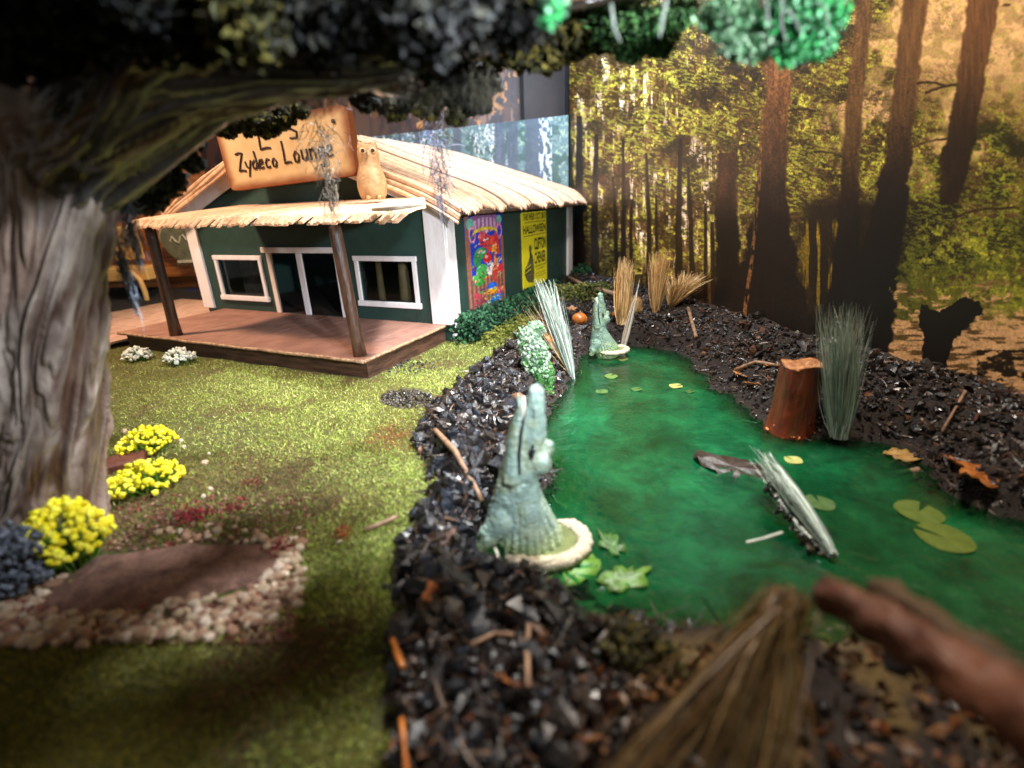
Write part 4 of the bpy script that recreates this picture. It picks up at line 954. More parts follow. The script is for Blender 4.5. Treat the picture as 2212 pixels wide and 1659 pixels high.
while len(pebs) < 640:
    x, y = rng.uniform(-20, 660), rng.uniform(1130, 1400)
    inb = bool(inpoly(np.array(x), np.array(y), dp)); ok = False
    low = 1330 - (x - 100) * .06 if x > 100 else 1310
    if not inb:
        if 1290 < y < 1385 - max(0, (x - 450)) * .25 and x < 600: ok = rng.random() < .8
        elif x > 540 and 1165 < y < 1310 and x < 655: ok = rng.random() < .8
        elif 1135 < y < 1185 and 330 < x < 660: ok = rng.random() < .18
        elif x < 200 and y > 1250: ok = rng.random() < .5
    if ok: pebs.append((x, y))
pebs += [(392, 955), (398, 968), (444, 1002), (452, 982), (330, 940), (240, 940), (270, 935), (455, 1060), (440, 1075), (735, 1172)]
pm = []
for k in range(7):
    v = ICO_V.copy(); me = bpy.data.meshes.new('pebble'); bm = bmesh.new(); bmesh.ops.create_icosphere(bm, subdivisions=2, radius=1)
    for vv in bm.verts: vv.co *= 1 + .16 * mnoise.noise(vv.co * 1.3 + Vector((k * 3.1, 0, 0)))
    bm.to_mesh(me); bm.free(); me.polygons.foreach_set('use_smooth', [True] * len(me.polygons))
    cc = srgb(*[(196, 168, 140), (214, 196, 172), (168, 130, 104), (226, 208, 190), (150, 112, 92), (186, 150, 124), (200, 180, 150)][k]); a_ = me.color_attributes.new('Col', 'FLOAT_COLOR', 'POINT'); a_.data.foreach_set('color', [*cc, 1] * len(me.vertices)); me.materials.append(M['pebble']); pm.append(me)
info = []
for x, y in pebs:
    p = on_ground(x, y); s = rng.uniform(.012, .024); info.append((s * ppu(p), p, s))
info.sort(key=lambda q: -q[0])
for _, p, s in info[:300]:
    o = bpy.data.objects.new('pebble', pm[rng.integers(7)]); COL.objects.link(o); o.parent = bed
    o.location = p - c0 + np.array([0, 0, s * rng.uniform(.2, .9)]); o.scale = (s * rng.uniform(.9, 1.4), s * rng.uniform(.8, 1.1), s * rng.uniform(.6, .9)); o.rotation_euler = (rng.uniform(-.4, .4), rng.uniform(-.4, .4), rng.uniform(0, 6.28))
rest = info[300:]; n = len(rest)
o = obj('small_pebbles', crumbs([p - c0 + np.array([0, 0, s * .5]) for _, p, s in rest], [s for *_, s in rest], pick([(196, 168, 140), (214, 196, 172), (168, 130, 104)], n), (1.1, 1, .8), .1), M['pebble'], bed); o['kind'] = 'stuff'
# stray stones on the lawn, fine gravel between the pebbles
n = 2600; P = []
for _ in range(n):
    x, y = (rng.uniform(-20, 640), rng.uniform(1290, 1392)) if rng.random() < .7 else (rng.uniform(230, 680), rng.uniform(1070, 1190)); p = on_ground(x, y, 2); p[2] += .004; P.append(p)
o = obj('fine_gravel', crumbs(P, rng.uniform(.004, .011, n), pick([(120, 84, 66), (160, 128, 104), (96, 60, 50), (140, 60, 56)], n), (1, 1, .8)), M['pebble']); tag(o, 'fine reddish gravel around the dirt bed', None, kind='stuff')

# ------------------------------------------------------------------ flower tufts
def flower_tuft(name, px_, py_, rad, h, cols, label, group, nb=170, bs=.014, cat='flowers'):
    c0 = on_ground(px_, py_); root = empty(name, c0, label, cat, group)
    n = 260; a = rng.uniform(0, 6.28, n); r = rad * np.sqrt(rng.uniform(0, 1, n)); b0 = np.stack([np.cos(a) * r * .5, np.sin(a) * r * .5, np.zeros(n)], -1)
    t = np.stack([np.cos(a) * r, np.sin(a) * r, h * (1.0 - .45 * (r / rad) ** 2) * rng.uniform(.6, 1, n)], -1)
    obj('stems', strips(b0, t, np.full(n, .006), pick([(110, 160, 50), (86, 130, 40), (130, 170, 70)], n), None, 2), M['grass'], root)
    a = rng.uniform(0, 6.28, nb); r = rad * np.sqrt(rng.uniform(0, 1, nb)) * 1.08
    P = np.stack([np.cos(a) * r, np.sin(a) * r, h * (1.02 - .5 * (r / rad) ** 2) + rng.uniform(-.03, .012, nb)], -1)
    m_ = crumbs(P, rng.uniform(bs * .6, bs, nb), pick(cols, nb, .1), (1, 1, .9), .22); obj('blossoms', m_, M['petal'], root); return root
Y = [(238, 226, 30), (226, 206, 16), (246, 238, 70)]; Wc = [(224, 228, 220), (196, 206, 196), (232, 226, 206)]
flower_tuft('yellow_flowers', 325, 975, .15, .15, Y, 'yellow flower tuft farthest back, right of the tree trunk', 'yellow flower tufts', 150, .018)
flower_tuft('yellow_flowers', 320, 1055, .165, .14, Y, 'middle yellow flower tuft between trunk and pebbles', 'yellow flower tufts', 160, .018)
flower_tuft('yellow_flowers', 165, 1215, .15, .29, Y, 'large bright yellow flower tuft nearest the front at the foot of the tree', 'yellow flower tufts', 240, .020)
flower_tuft('white_flowers', 300, 778, .12, .13, Wc, 'white flower tuft left of its twin under the deck corner', 'white flower tufts', 120, .022)
flower_tuft('white_flowers', 390, 785, .13, .14, Wc, 'white flower tuft right of its twin in front of the deck', 'white flower tufts', 130, .022)
def heather(px_, py_, rx, n, label, cols=((150, 40, 52), (176, 66, 70), (120, 30, 40)), h=.05):
    c0 = on_ground(px_, py_); P = rng.normal(size=(n, 3)) * np.array([rx, rx * .8, h * .4]) + np.array([0, 0, h * .5])
    o = obj('red_moss', leaves(P, rng.uniform(.007, .013, n), pick(cols, n)), M['foam'], None, c0); tag(o, label, 'moss', 'red moss scraps', 'stuff')
heather(420, 1125, .045, 260, 'largest scrap of crimson moss beside the dirt bed', h=.07)
heather(505, 1100, .03, 60, 'thin scrap of crimson moss above the dirt bed', h=.03); heather(612, 1190, .03, 90, 'crimson moss scrap on the right pebbles of the bed', h=.04)
heather(555, 1310, .04, 110, 'crimson moss scrap at the lower right of the pebbles', h=.03); heather(738, 1160, .022, 60, 'small orange red moss scrap alone on the lawn', ((190, 80, 50), (160, 60, 50)), h=.04)
heather(545, 1045, .035, 70, 'reddish moss scrap on the brown lawn patch', ((150, 70, 60), (130, 80, 60)), h=.02); heather(60, 1345, .05, 110, 'crimson moss scrap at the left end of the pebbles', h=.03)
# red wooden block behind the flowers
b = MB(); p = on_ground(262, 1010); b.box(-.13, .13, -.08, .08, -.01, .06); o = b.build('brick_block', mat('brick_red', (.15, .045, .025), (.08, .022, .014), 14, .6, .006, 50), None, .012); o.location = p; o.rotation_euler = (0, 0, .5); tag(o, 'reddish brown block half hidden between trunk and yellow flowers', 'block')

# ------------------------------------------------------------------ hedges
def hedge(name, pts, rad, n, label, cols=((30, 66, 44), (44, 92, 58), (20, 46, 34), (58, 110, 74)), size=.022):
    pts = [np.asarray(p) for p in pts]; P = []
    for _ in range(n):
        k = rng.integers(0, len(pts) - 1) if len(pts) > 1 else 0; t = rng.random(); c = pts[k] * (1 - t) + pts[min(k + 1, len(pts) - 1)] * t
        v = rng.normal(size=3); v /= np.linalg.norm(v); q = rng.uniform(.6, 1) ** .5
        bump = 1 + .25 * mnoise.noise(Vector(c * 4 + v * 1.5)); v = v * rad * q * bump * np.array([1, 1, .95]); P.append(c + v + np.array([0, 0, rad * .75]))
    P = np.array(P); c0 = pts[0].copy(); P = P - c0
    cc = pick(cols, n, .3)
    o = obj(name, crumbs(P, rng.uniform(size * .4, size, n), cc, (1, 1, 1), .5), M['foam'], None, c0); tag(o, label, 'hedge'); return o
hz = lambda u, v: hp(u, v, .08)
hedge('hedge', [hz(.22, 1.36), hz(.26, 1.9), hz(.30, 2.6), hz(.30, 3.3), hz(.32, 3.9)], .185, 6200, 'long dark green clipped hedge along the foot of the side wall')
hedge('round_bush', [hz(.32, 5.25), hz(.55, 5.35)], .22, 1500, 'small dark green bush at the rear corner of the house')
MG = [(50, 66, 34), (80, 92, 44), (110, 116, 60)]
hedge('moss_patch', [on_ground(1190, 655) - np.array([0, 0, .16]), on_ground(1310, 640) - np.array([0, 0, .16])], .22, 1500, 'low olive moss mound behind the far alligator', ((92, 96, 40), (120, 122, 54), (70, 76, 30)), .02)
hedge('moss_patch', [on_ground(1130, 700) - np.array([0, 0, .11]), on_ground(1060, 748) - np.array([0, 0, .11])], .15, 900, 'low yellow green moss strip in front of the hedge', ((130, 132, 56), (104, 112, 40)), .016)

# ------------------------------------------------------------------ grass bundles
def bundle(name, base, top, spread, n, cols, label, group=None, w=.009, bsp=.02, cat='dry grass', droop=.0, lenvar=.25):
    base = np.asarray(base); top = np.asarray(top); ax = top - base
    a = rng.uniform(0, 6.28, n); r = np.sqrt(rng.uniform(0, 1, n)); rr = np.array([1, 0, 0]); ss = np.cross(ax / np.linalg.norm(ax), rr); ss /= np.linalg.norm(ss)
    off = (np.cos(a) * r)[:, None] * rr + (np.sin(a) * r)[:, None] * ss
    b0 = off * bsp; t = ax * rng.uniform(1 - lenvar, 1.05, n)[:, None] + off * spread * rng.uniform(.6, 1.2, n)[:, None]
    bend = rng.normal(size=(n, 3)) * .022 - off * spread * .14
    o = obj(name, strips(b0, t, rng.uniform(w * .5, w, n), pick(cols, n, .2), bend, 5), M['blade'], None, base); tag(o, label, cat, group); return o
GR = [(190, 206, 194), (156, 176, 162), (212, 220, 210), (130, 144, 130), (226, 228, 214)]; TN = [(232, 194, 130), (208, 160, 94), (242, 216, 168), (172, 124, 68), (236, 204, 150)]
g = on_ground(1240, 832); bundle('grass_bundle', g, PY(1178, 612, g[1] + .1), .13, 170, GR, 'silvery green dry grass bundle leaning at the water edge beside the pale sprig', None, .012, .012)
bundle('grass_wisp', g + np.array([-.02, .02, .05]), PY(1130, 640, g[1] + .15), .16, 26, TN, 'sparse tan wisps behind the silvery leaning grass bundle', None, .005, .01)
g = on_ground(1342, 700); bundle('grass_bundle', g, PY(1352, 560, g[1]), .10, 300, TN, 'tan grass bundle with orange heart, leftmost of the tan bundles', 'tan grass bundles', .011, .05)
g = on_ground(1372, 735); bundle('grass_bundle', g, PY(1372, 640, g[1]), .08, 200, TN, 'short tan grass bundle second from left at the far shore', 'tan grass bundles', .011, .07)
g = on_ground(1412, 742); bundle('grass_bundle', g, PY(1425, 545, g[1]), .13, 280, TN, 'tallest upright tan grass bundle at the far shore', 'tan grass bundles', .011, .035)
g = on_ground(1442, 738); bundle('grass_bundle', g, PY(1492, 590, g[1]), .30, 380, TN, 'wide fan shaped tan grass bundle, rightmost of the tan bundles', 'tan grass bundles', .012, .02)
g = on_ground(1450, 735); bundle('grass_wisp', g, PY(1540, 680, g[1]), .2, 40, [(110, 96, 50), (150, 130, 70)], 'thin drooping wisps right of the tan bundles', None, .005, .02)
g = on_ground(1340, 718); bundle('quill', g, PY(1385, 590, g[1] - .1), .012, 10, [(226, 214, 196), (190, 170, 150)], 'single pale quill slanting across the tan grass', None, .02, .008, 'quill')
g = G(1812, 945, .03); bundle('grass_bundle', g, PY(1822, 668, g[1] + .05), .15, 330, GR, 'tall pale grey grass bundle right of the red brown stump', None, .009, .05)
p0 = G(1800, 1200, .03); p1 = G(1640, 985, .20); bundle('fallen_grass', p0, p1, .07, 110, GR, 'pale grass bundle toppled over into the pond', None, .012, .02)
b = MB(); b.tube([G(1690, 1150, .12), G(1650, 1163, .11), G(1612, 1172, .10)], .006, 6); o = b.build('pale_stalk', mat('pale_stalk', (.62, .64, .56), None, 20, .5)); tag(o, 'single pale stalk sticking out left of the toppled grass', 'stalk')
# dark core of the toppled bundle
P = np.array([p0 * (1 - t) + p1 * t for t in rng.uniform(.1, .75, 500)]) + rng.normal(size=(500, 3)) * np.array([.025, .02, .012]) - np.array([0, 0, .04])
o = obj('dark_moss', crumbs(P - p0, rng.uniform(.008, .018, 500), pick([(44, 34, 22), (60, 52, 22), (28, 22, 16)], 500)), M['mulch'], None, p0); tag(o, 'dark moss clump under the toppled grass bundle', 'moss')

# ------------------------------------------------------------------ pale green sprig (chain of crumbly lumps)
g = on_ground(1175, 850); path = [(1178, 845), (1172, 815), (1160, 785), (1150, 755), (1140, 728), (1160, 710)]
P = []; n = 2600
cs = [PY(x, y, g[1] + .12 * i / 5) for i, (x, y) in enumerate(path)]
for _ in range(n):
    k = rng.integers(0, len(cs) - 1); t = rng.random(); c = cs[k] * (1 - t) + cs[k + 1] * t; v = rng.normal(size=3); v /= np.linalg.norm(v); w = [.075, .105, .115, .10, .07, .05][k]
    P.append(c + v * w * rng.uniform(.6, 1) * np.array([1, .8, 1]))
P = np.array(P); zt_ = (P[:, 2] - P[:, 2].min()) / np.ptp(P[:, 2])
c1 = pick([(70, 130, 60), (96, 150, 76), (50, 100, 50)], n); c2 = pick([(140, 166, 138), (110, 142, 112), (176, 192, 172)], n); c = np.where((rng.random(n) < np.clip(zt_ * 1.6 - .2, .1, .95))[:, None], c2, c1)
o = obj('pale_sprig', crumbs(P - g, rng.uniform(.008, .02, n), c, (1, 1, 1), .5), M['foam'], None, g); tag(o, 'pale green crumbly sprig leaning over the near alligator snout', 'sprig')

# ------------------------------------------------------------------ alligators
def make_gator():
    YG = 1.93; Rf = on_ground(1150, 1170); Rf[2] = .02
    base = np.array([PY(1150, 1175, YG)[0], YG, .02])
    def L(px, py): p = PY(px, py, YG); return np.array([p[0] - base[0], 0, p[2] - base[2]])
    sc_ = lambda px, py: 1 / (F / depth(PY(px, py, YG)))
    bm = bmesh.new()
    def blob(px, py, r, dy=0., sy=1., sz=1.):
        p = L(px, py); rr = r * sc_(px, py); m_ = Matrix.Translation((p[0], dy, p[2])) @ Matrix.Diagonal((rr, rr * sy, rr * sz, 1)); bmesh.ops.create_icosphere(bm, subdivisions=2, radius=1, matrix=m_)
    def chain(lst, n=9, **k):
        for (a, b_) in zip(lst[:-1], lst[1:]):
            for t in np.linspace(0, 1, n): blob(*[a[i] * (1 - t) + b_[i] * t for i in range(3)], **k)
    chain([(1152, 1185, 74), (1148, 1150, 68), (1138, 1112, 56), (1128, 1075, 47), (1122, 1040, 42), (1126, 1005, 41)], sy=.8, sz=.5, n=8)
    chain([(1134, 1012, 38), (1146, 968, 33), (1152, 935, 30), (1154, 905, 26), (1157, 872, 21.5), (1158, 856, 19.5)], sy=1.05, sz=.8)
    blob(1150, 841, 10, -.015); blob(1166, 843, 10, -.015); chain([(1158, 850, 18), (1158, 840, 13)], n=4)
    chain([(1107, 1022, 27), (1110, 975, 22), (1116, 935, 19), (1122, 900, 15.5), (1125, 878, 11.5), (1123, 864, 9.5)], sy=1.7, sz=.8); chain([(1126, 990, 22), (1134, 930, 17), (1139, 885, 11)], dy=.004, sy=1.6)
    blob(1163, 992, 29, -.028); blob(1166, 984, 22, -.045); blob(1184, 957, 12, -.02); blob(1181, 968, 15, -.02); chain([(1160, 950, 9), (1156, 910, 7), (1158, 875, 6)], dy=-.045, n=8)
    chain([(1106, 1000, 24), (1102, 1040, 30), (1098, 1070, 34)], sy=1.0, sz=.7, n=8); chain([(1098, 1070, 34), (1090, 1110, 40), (1100, 1150, 46)], sy=.8, sz=.6, n=8); chain([(1085, 1112, 27), (1058, 1140, 24)], dy=-.05, n=6); chain([(1058, 1142, 20), (1044, 1158, 13)], dy=-.07, n=4)
    def surf(px, py):
        cx = float(np.interp(py, [1005, 1040, 1075, 1112, 1150, 1185], [1126, 1122, 1128, 1138, 1148, 1152])); r = float(np.interp(py, [1005, 1040, 1075, 1112, 1150, 1185], [41, 42, 47, 56, 68, 74])); return -.8 * r * sc_(px, py) * math.sqrt(max(.06, 1 - ((px - cx) / r) ** 2))
    def schain(lst, n=14):
        for (a, b_) in zip(lst[:-1], lst[1:]):
            for t in np.linspace(0, 1, n): q = [a[i] * (1 - t) + b_[i] * t for i in range(3)]; blob(q[0], q[1], q[2], surf(q[0], q[1]))
    for k in range(8): schain([(1106 + k * 8, 1062 + (k % 3) * 6, 3.5), (1100 + k * 13, 1120, 5.5), (1094 + k * 17, 1176, 6.5)])
    for k in range(8):
        y_ = 1026 + k * 8.5; schain([(1092 - k, y_ + 9, 3), (1122, y_ + 12, 4), (1156 + k * 1.5, y_, 3)], 12)
    me = bpy.data.meshes.new('g'); bm.to_mesh(me); bm.free(); o = bpy.data.objects.new('g', me); COL.objects.link(o)
    md = o.modifiers.new('r', 'REMESH'); md.mode = 'VOXEL'; md.voxel_size = .0065; s_ = o.modifiers.new('s', 'SMOOTH'); s_.iterations = 3; s_.factor = .5
    dg = bpy.context.evaluated_depsgraph_get(); me = bpy.data.meshes.new_from_object(o.evaluated_get(dg)); bpy.data.objects.remove(o)
    n = len(me.vertices); co = np.zeros(n * 3, np.float32); me.vertices.foreach_get('co', co); co = co.reshape(-1, 3)
    zz = co[:, 2]; q = fbm(co[:, 0] * 70 + 30, zz * 60 + co[:, 1] * 40 + 40, 3, 171) - .5
    nr = np.zeros(n * 3, np.float32); me.vertices.foreach_get('normal', nr); nr = nr.reshape(-1, 3)
    cell = np.abs(np.sin(zz * 150 + 2 * q)) * np.abs(np.sin(co[:, 0] * 130 + co[:, 1] * 90)); co += nr * (q * .009 + cell * .0035 * sstep(.5, .3, zz))[:, None]; me.vertices.foreach_set('co', co.ravel().astype(np.float32)); me.update()
    a = me.color_attributes.new('Col', 'FLOAT_COLOR', 'POINT')
    k = fbm(co[:, 0] * 9 + 9, zz * 9 + 9, 3, 172); k2 = sstep(.45, .6, k)[:, None]
    cc = np.ones((n, 4), np.float32); cc[:, :3] = np.array([.92, 1, 1.04]) * (1 - k2) + np.array([1.08, 1.04, .9]) * k2
    low = sstep(.12, .0, zz)[:, None]; cc[:, :3] = cc[:, :3] * (1 - low) + np.array([1.2, 1.2, .7]) * low
    a.data.foreach_set('color', cc.ravel()); me.polygons.foreach_set('use_smooth', [True] * len(me.polygons))
    root = empty('alligator', base, 'grey green alligator figure nearest the camera rearing its snout upright from the pond', 'alligator', 'alligator figures')
    obj('body', me, M['gator'], root)
    b = MB(); b.tube([L(1121, 1005) + np.array([0, -.080, 0]), L(1120, 965) + np.array([0, -.066, 0]), L(1124, 925) + np.array([0, -.052, 0]), L(1131, 890) + np.array([0, -.036, 0]), L(1134, 856) + np.array([0, -.015, 0])], [.005, .008, .009, .009, .007], 7); b.build('mouth_shade_line', M['eye'], root, smooth=True)  # dark strip drawn on the joined jaws for the shade of a gap
    b = MB(); b.tube([L(1127, 905) + np.array([0, -.046, 0]), L(1130, 875) + np.array([0, -.036, 0]), L(1131, 852) + np.array([0, -.020, 0])], [.003, .009, .008], 7); b.build('teeth', M['tooth'], root, smooth=True)
    b = MB(); b.tube([L(1147, 972) + np.array([0, -.082, 0]), L(1148, 955) + np.array([0, -.078, 0]), L(1150, 945) + np.array([0, -.066, 0])], [.004, .014, .007], 8); b.build('eye', M['eye'], root, smooth=True)
    # sand ring round the foot, open on the left
    V = []; nr_ = 64; ns_ = 10; cx, cy = .035, -.03; rng2 = np.random.default_rng(3)
    for i in range(nr_ + 1):
        t = math.radians(-142 + 205 * i / nr_); w = .036 * min(1, 3.5 * (1 - abs(2 * i / nr_ - 1)) + .25)
        for j in range(ns_):
            a_ = 2 * math.pi * j / ns_; rr = w * (1 + .22 * rng2.uniform(-1, 1)); V.append((cx + (.205 + rr * math.cos(a_)) * math.cos(t), cy + (.16 + rr * math.cos(a_)) * math.sin(t), .008 + rr * .75 * math.sin(a_)))
    Fc = [[i * ns_ + j, i * ns_ + (j + 1) % ns_, (i + 1) * ns_ + (j + 1) % ns_, (i + 1) * ns_ + j] for i in range(nr_) for j in range(ns_)] + [list(range(ns_))[::-1], [nr_ * ns_ + j for j in range(ns_)]]
    obj('sand_ring', mesh_np(V, Fc, smooth=True), M['sand'], root)
    b = MB(); b.tube([(cx, cy, -.03), (cx, cy, .012)], .17, 26); o = b.build('base_disc', mat('base_moss', (.20, .22, .08), (.11, .13, .05), 16, .25, .004, 30, coat=.5), root); o.scale = (1, .8, 1)
    return root
gator = make_gator()
g2 = gator.copy(); COL.objects.link(g2)
for ch in list(gator.children): c = ch.copy(); c.parent = g2; COL.objects.link(c); c.rotation_euler = (0, 0 if ch.name.startswith(('sand', 'base')) else -.2, 0)
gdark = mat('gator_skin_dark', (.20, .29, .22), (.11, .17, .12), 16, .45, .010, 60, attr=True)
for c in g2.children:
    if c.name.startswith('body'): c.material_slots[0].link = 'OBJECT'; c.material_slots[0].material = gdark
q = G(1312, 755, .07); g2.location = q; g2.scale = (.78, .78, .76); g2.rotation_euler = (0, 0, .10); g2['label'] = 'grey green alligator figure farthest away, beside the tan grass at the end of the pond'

# ------------------------------------------------------------------ stump
g = G(1712, 935, .0) + np.array([0, .05, 0]); st = empty('tree_stump', g, 'glossy red brown tree stump standing in the water by the right bank', 'stump')
hs = PY(1725, 785, g[1])[2]; rb = 43 / ppu(g); rt = 40 / ppu(g)
nseg = 40; V = []; R_ = 14
for i in range(R_ + 1):
    t = i / R_; r = (rb * (1 + .22 * (1 - t) ** 3) * (1 - t) + rt * t)
    for j in range(nseg):
        a = 2 * math.pi * j / nseg; w = 1 + .035 * math.sin(a * 7 + 1.5 * t) + .03 * mnoise.noise(Vector((math.cos(a) * 2, math.sin(a) * 2, t * 1.5)))
        V.append((r * w * math.cos(a) + .02 * t, r * w * math.sin(a), -.05 + t * (hs + .05) + (.015 * math.sin(3 * a) if i == R_ else 0)))
obj('bark', mesh_np(V, [[i * nseg + j, i * nseg + (j + 1) % nseg, (i + 1) * nseg + (j + 1) % nseg, (i + 1) * nseg + j] for i in range(R_) for j in range(nseg)], smooth=True), M['stump'], st)
V = [(.02, 0, hs - .012)]; 
for r in (.3, .6, .85, 1.0):
    for j in range(nseg):
        a = 2 * math.pi * j / nseg; V.append((.02 + rt * r * math.cos(a), rt * r * math.sin(a), hs + (.015 * math.sin(3 * a)) * r + .02 * mnoise.noise(Vector((r * 3 * math.cos(a), r * 3 * math.sin(a), 2))) * (r < 1) - .006))
Fc = [[0, 1 + j, 1 + (j + 1) % nseg] for j in range(nseg)] + [[1 + k * nseg + j, 1 + (k + 1) * nseg + j, 1 + (k + 1) * nseg + (j + 1) % nseg, 1 + k * nseg + (j + 1) % nseg] for k in range(3) for j in range(nseg)]
obj('cut_top', mesh_np(V, Fc, smooth=True), M['stumptop'], st)
n = 20; P = []
for _ in range(n):
    a = rng.uniform(math.pi, 2 * math.pi); zz = rng.choice([rng.uniform(-.01, .04), hs - .01, rng.uniform(.0, hs)]); r = rb * (1.16 - .2 * zz / hs) if zz < .05 else (rb * (1 - zz / hs) + rt * zz / hs) * 1.03
    P.append((r * math.cos(a), r * math.sin(a), zz))
obj('bark_flakes', crumbs(P, rng.uniform(.004, .012, n), pick([(200, 120, 60), (170, 84, 40), (220, 150, 90)], n), (1.2, 1, .6)), M['leaf'] if False else M['pebble'], st)

# ------------------------------------------------------------------ leaves, chips, twigs, pads
def leaf_obj(px_, py_, L_, rz_, col, label, z=None, tilt=(.2, .1), name='dead_leaf', m=None, lobes=True, cat='leaf', curl=.18):
    g = on_ground(px_, py_) if z is None else G(px_, py_, z)
    out = []
    n = 28
    for i in range(n):
        t = 2 * math.pi * i / n; w = 1 + (.22 * math.sin(5 * t + .5) + .1 * math.sin(9 * t) if lobes else 0); out.append((math.cos(t) * .5 * w * 1.0, math.sin(t) * .3 * w))
    V = [(0, 0, 0)] + [(x * .5, y * .5, 0) for x, y in out] + [(x, y, 0) for x, y in out]
    V = np.array(V) * L_; V[:, 2] += curl * (V[:, 1] ** 2 + .5 * V[:, 0] ** 2) / L_ * 2 + .004 * rng.normal(size=len(V)) * L_ / .1
    Vb = V.copy(); Vb[:, 2] -= .004; V2 = np.vstack([V, Vb]); m1 = len(V)
    f = [[0, 1 + i, 1 + (i + 1) % n] for i in range(n)] + [[1 + i, 1 + n + i, 1 + n + (i + 1) % n, 1 + (i + 1) % n] for i in range(n)]
    f2 = [[q + m1 for q in ff[::-1]] for ff in f]; sd2 = [[1 + n + i, 1 + n + i + m1, 1 + n + (i + 1) % n + m1, 1 + n + (i + 1) % n] for i in range(n)]
    o = obj(name, mesh_np(V2, f + f2 + sd2, np.repeat(np.asarray(col)[None], 2 * m1, 0), smooth=True), m or M['leaf'], None, g + np.array([0, 0, .018 if z is None else 0])); o.rotation_euler = (tilt[0], tilt[1], rz_); tag(o, label, cat); return o
W_l = lambda r, g_, b_: np.array([r, g_, b_])
leaf_obj(937, 1292, .12, 1.2, W_l(1.5, 1.3, 1.1), 'orange tan leaf on the mulch at the front edge of the lawn', tilt=(.9, .3))
leaf_obj(995, 1300, .13, .4, W_l(.45, .9, 1.2), 'dull grey leaf beside the orange tan leaf in the mulch', tilt=(.6, -.2))
leaf_obj(1040, 1100, .075, .3, W_l(1.7, 1.7, 1.6), 'small salmon leaf scrap left of the near alligator', tilt=(.8, .2))
leaf_obj(1042, 846, .07, .8, W_l(1.5, 2.3, 3.2), 'pale round leaf scrap on the left mulch bank', tilt=(.7, 0), lobes=False)
leaf_obj(1110, 688, .24, .1, W_l(1.5, 1.4, 1.2), 'orange leaf lying at the end of the hedge', tilt=(.3, 0))
leaf_obj(1235, 668, .12, .1, W_l(1.7, 2.1, 2.6), 'pale salmon leaf behind the silvery grass', tilt=(1.1, 0))
leaf_obj(1190, 738, .16, .9, W_l(1.8, 1.3, .8), 'bright orange leaf between pale sprig and silvery grass', tilt=(.8, .4))
leaf_obj(1122, 735, .10, .9, W_l(1.4, 1.0, .7), 'orange leaf tucked left of the pale sprig', tilt=(.6, .4))
leaf_obj(1210, 775, .14, 1.9, W_l(.5, 1.0, 2.0), 'grey purple leaf beside the silvery grass stem', tilt=(.5, .4), lobes=False)
leaf_obj(1545, 925, .20, 2.4, W_l(.55, .45, .4), 'dark brown leaf submerged at the right shore', z=-.02, tilt=(0, 0))
leaf_obj(1630, 835, .15, 2.0, W_l(.9, .9, .6), 'brown leaf scrap left of the stump', tilt=(.4, .2)); leaf_obj(1600, 812, .17, 1.2, W_l(1.1, 1.1, .8), 'tan leaf scrap at the shore left of the stump', tilt=(.3, .2))
leaf_obj(1645, 880, .14, 1.2, W_l(1.2, 1.0, .6), 'amber leaf scrap in the shallow water at the foot of the stump', tilt=(.2, .2)); leaf_obj(2120, 1030, .30, .5, W_l(1.1, .9, .45), 'large amber brown leaf cluster on the right shore', tilt=(.15, .1))
leaf_obj(2075, 1015, .2, 1.5, W_l(1.2, .8, .4), 'amber leaf overlapping the large leaf cluster at right', tilt=(.35, .1)); leaf_obj(1955, 985, .22, -.3, W_l(1.1, 1.6, 1.2), 'muddy tan leaf flat in the shallows at right', z=.004, tilt=(0, 0), lobes=False)
leaf_obj(1440, 1480, .10, 1.0, W_l(.9, 1.1, 1.2), 'pale brown leaf scrap in the dark front bank', tilt=(.3, .3)); leaf_obj(1390, 1500, .09, .2, W_l(.7, .8, .8), 'dull brown leaf scrap in the dark front bank', tilt=(.3, .3))
leaf_obj(1100, 1480, .12, 1.4, W_l(.7, .6, .5), 'long brown leaf on the dark mulch at front', tilt=(.3, .8)); leaf_obj(1270, 1600, .10, 1.9, W_l(.9, .9, .9), 'narrow tan leaf at the very front of the mulch', tilt=(.2, .7))
leaf_obj(1550, 1440, .16, .3, W_l(1.0, 1.4, 1.3), 'pale tan leaf flat at the front edge of the pond', tilt=(.1, .1)); leaf_obj(1310, 1225, .001, 0, W_l(1, 1, 1), 'tiny scrap', z=-.3) if False else None
leaf_obj(1580, 1005, .44, 2.45, W_l(.07, .08, .08), 'large dark brown leaf floating in the middle of the pond', z=.006, tilt=(0, 0), lobes=False, curl=.0)
leaf_obj(1350, 1250, .22, .3, W_l(.22, 1.2, .28), 'green leaf under the water surface in front of the sand ring', z=.007, tilt=(0, 0)); leaf_obj(1320, 1175, .16, 1.9, W_l(.14, .9, .3), 'darker green leaf drifting beside the sand ring', z=.007, tilt=(0, 0))
leaf_obj(1215, 1235, .34, .2, W_l(.3, 1.7, .45), 'broad green leaf submerged under the sand ring', z=-.012, tilt=(0, 0), lobes=False)
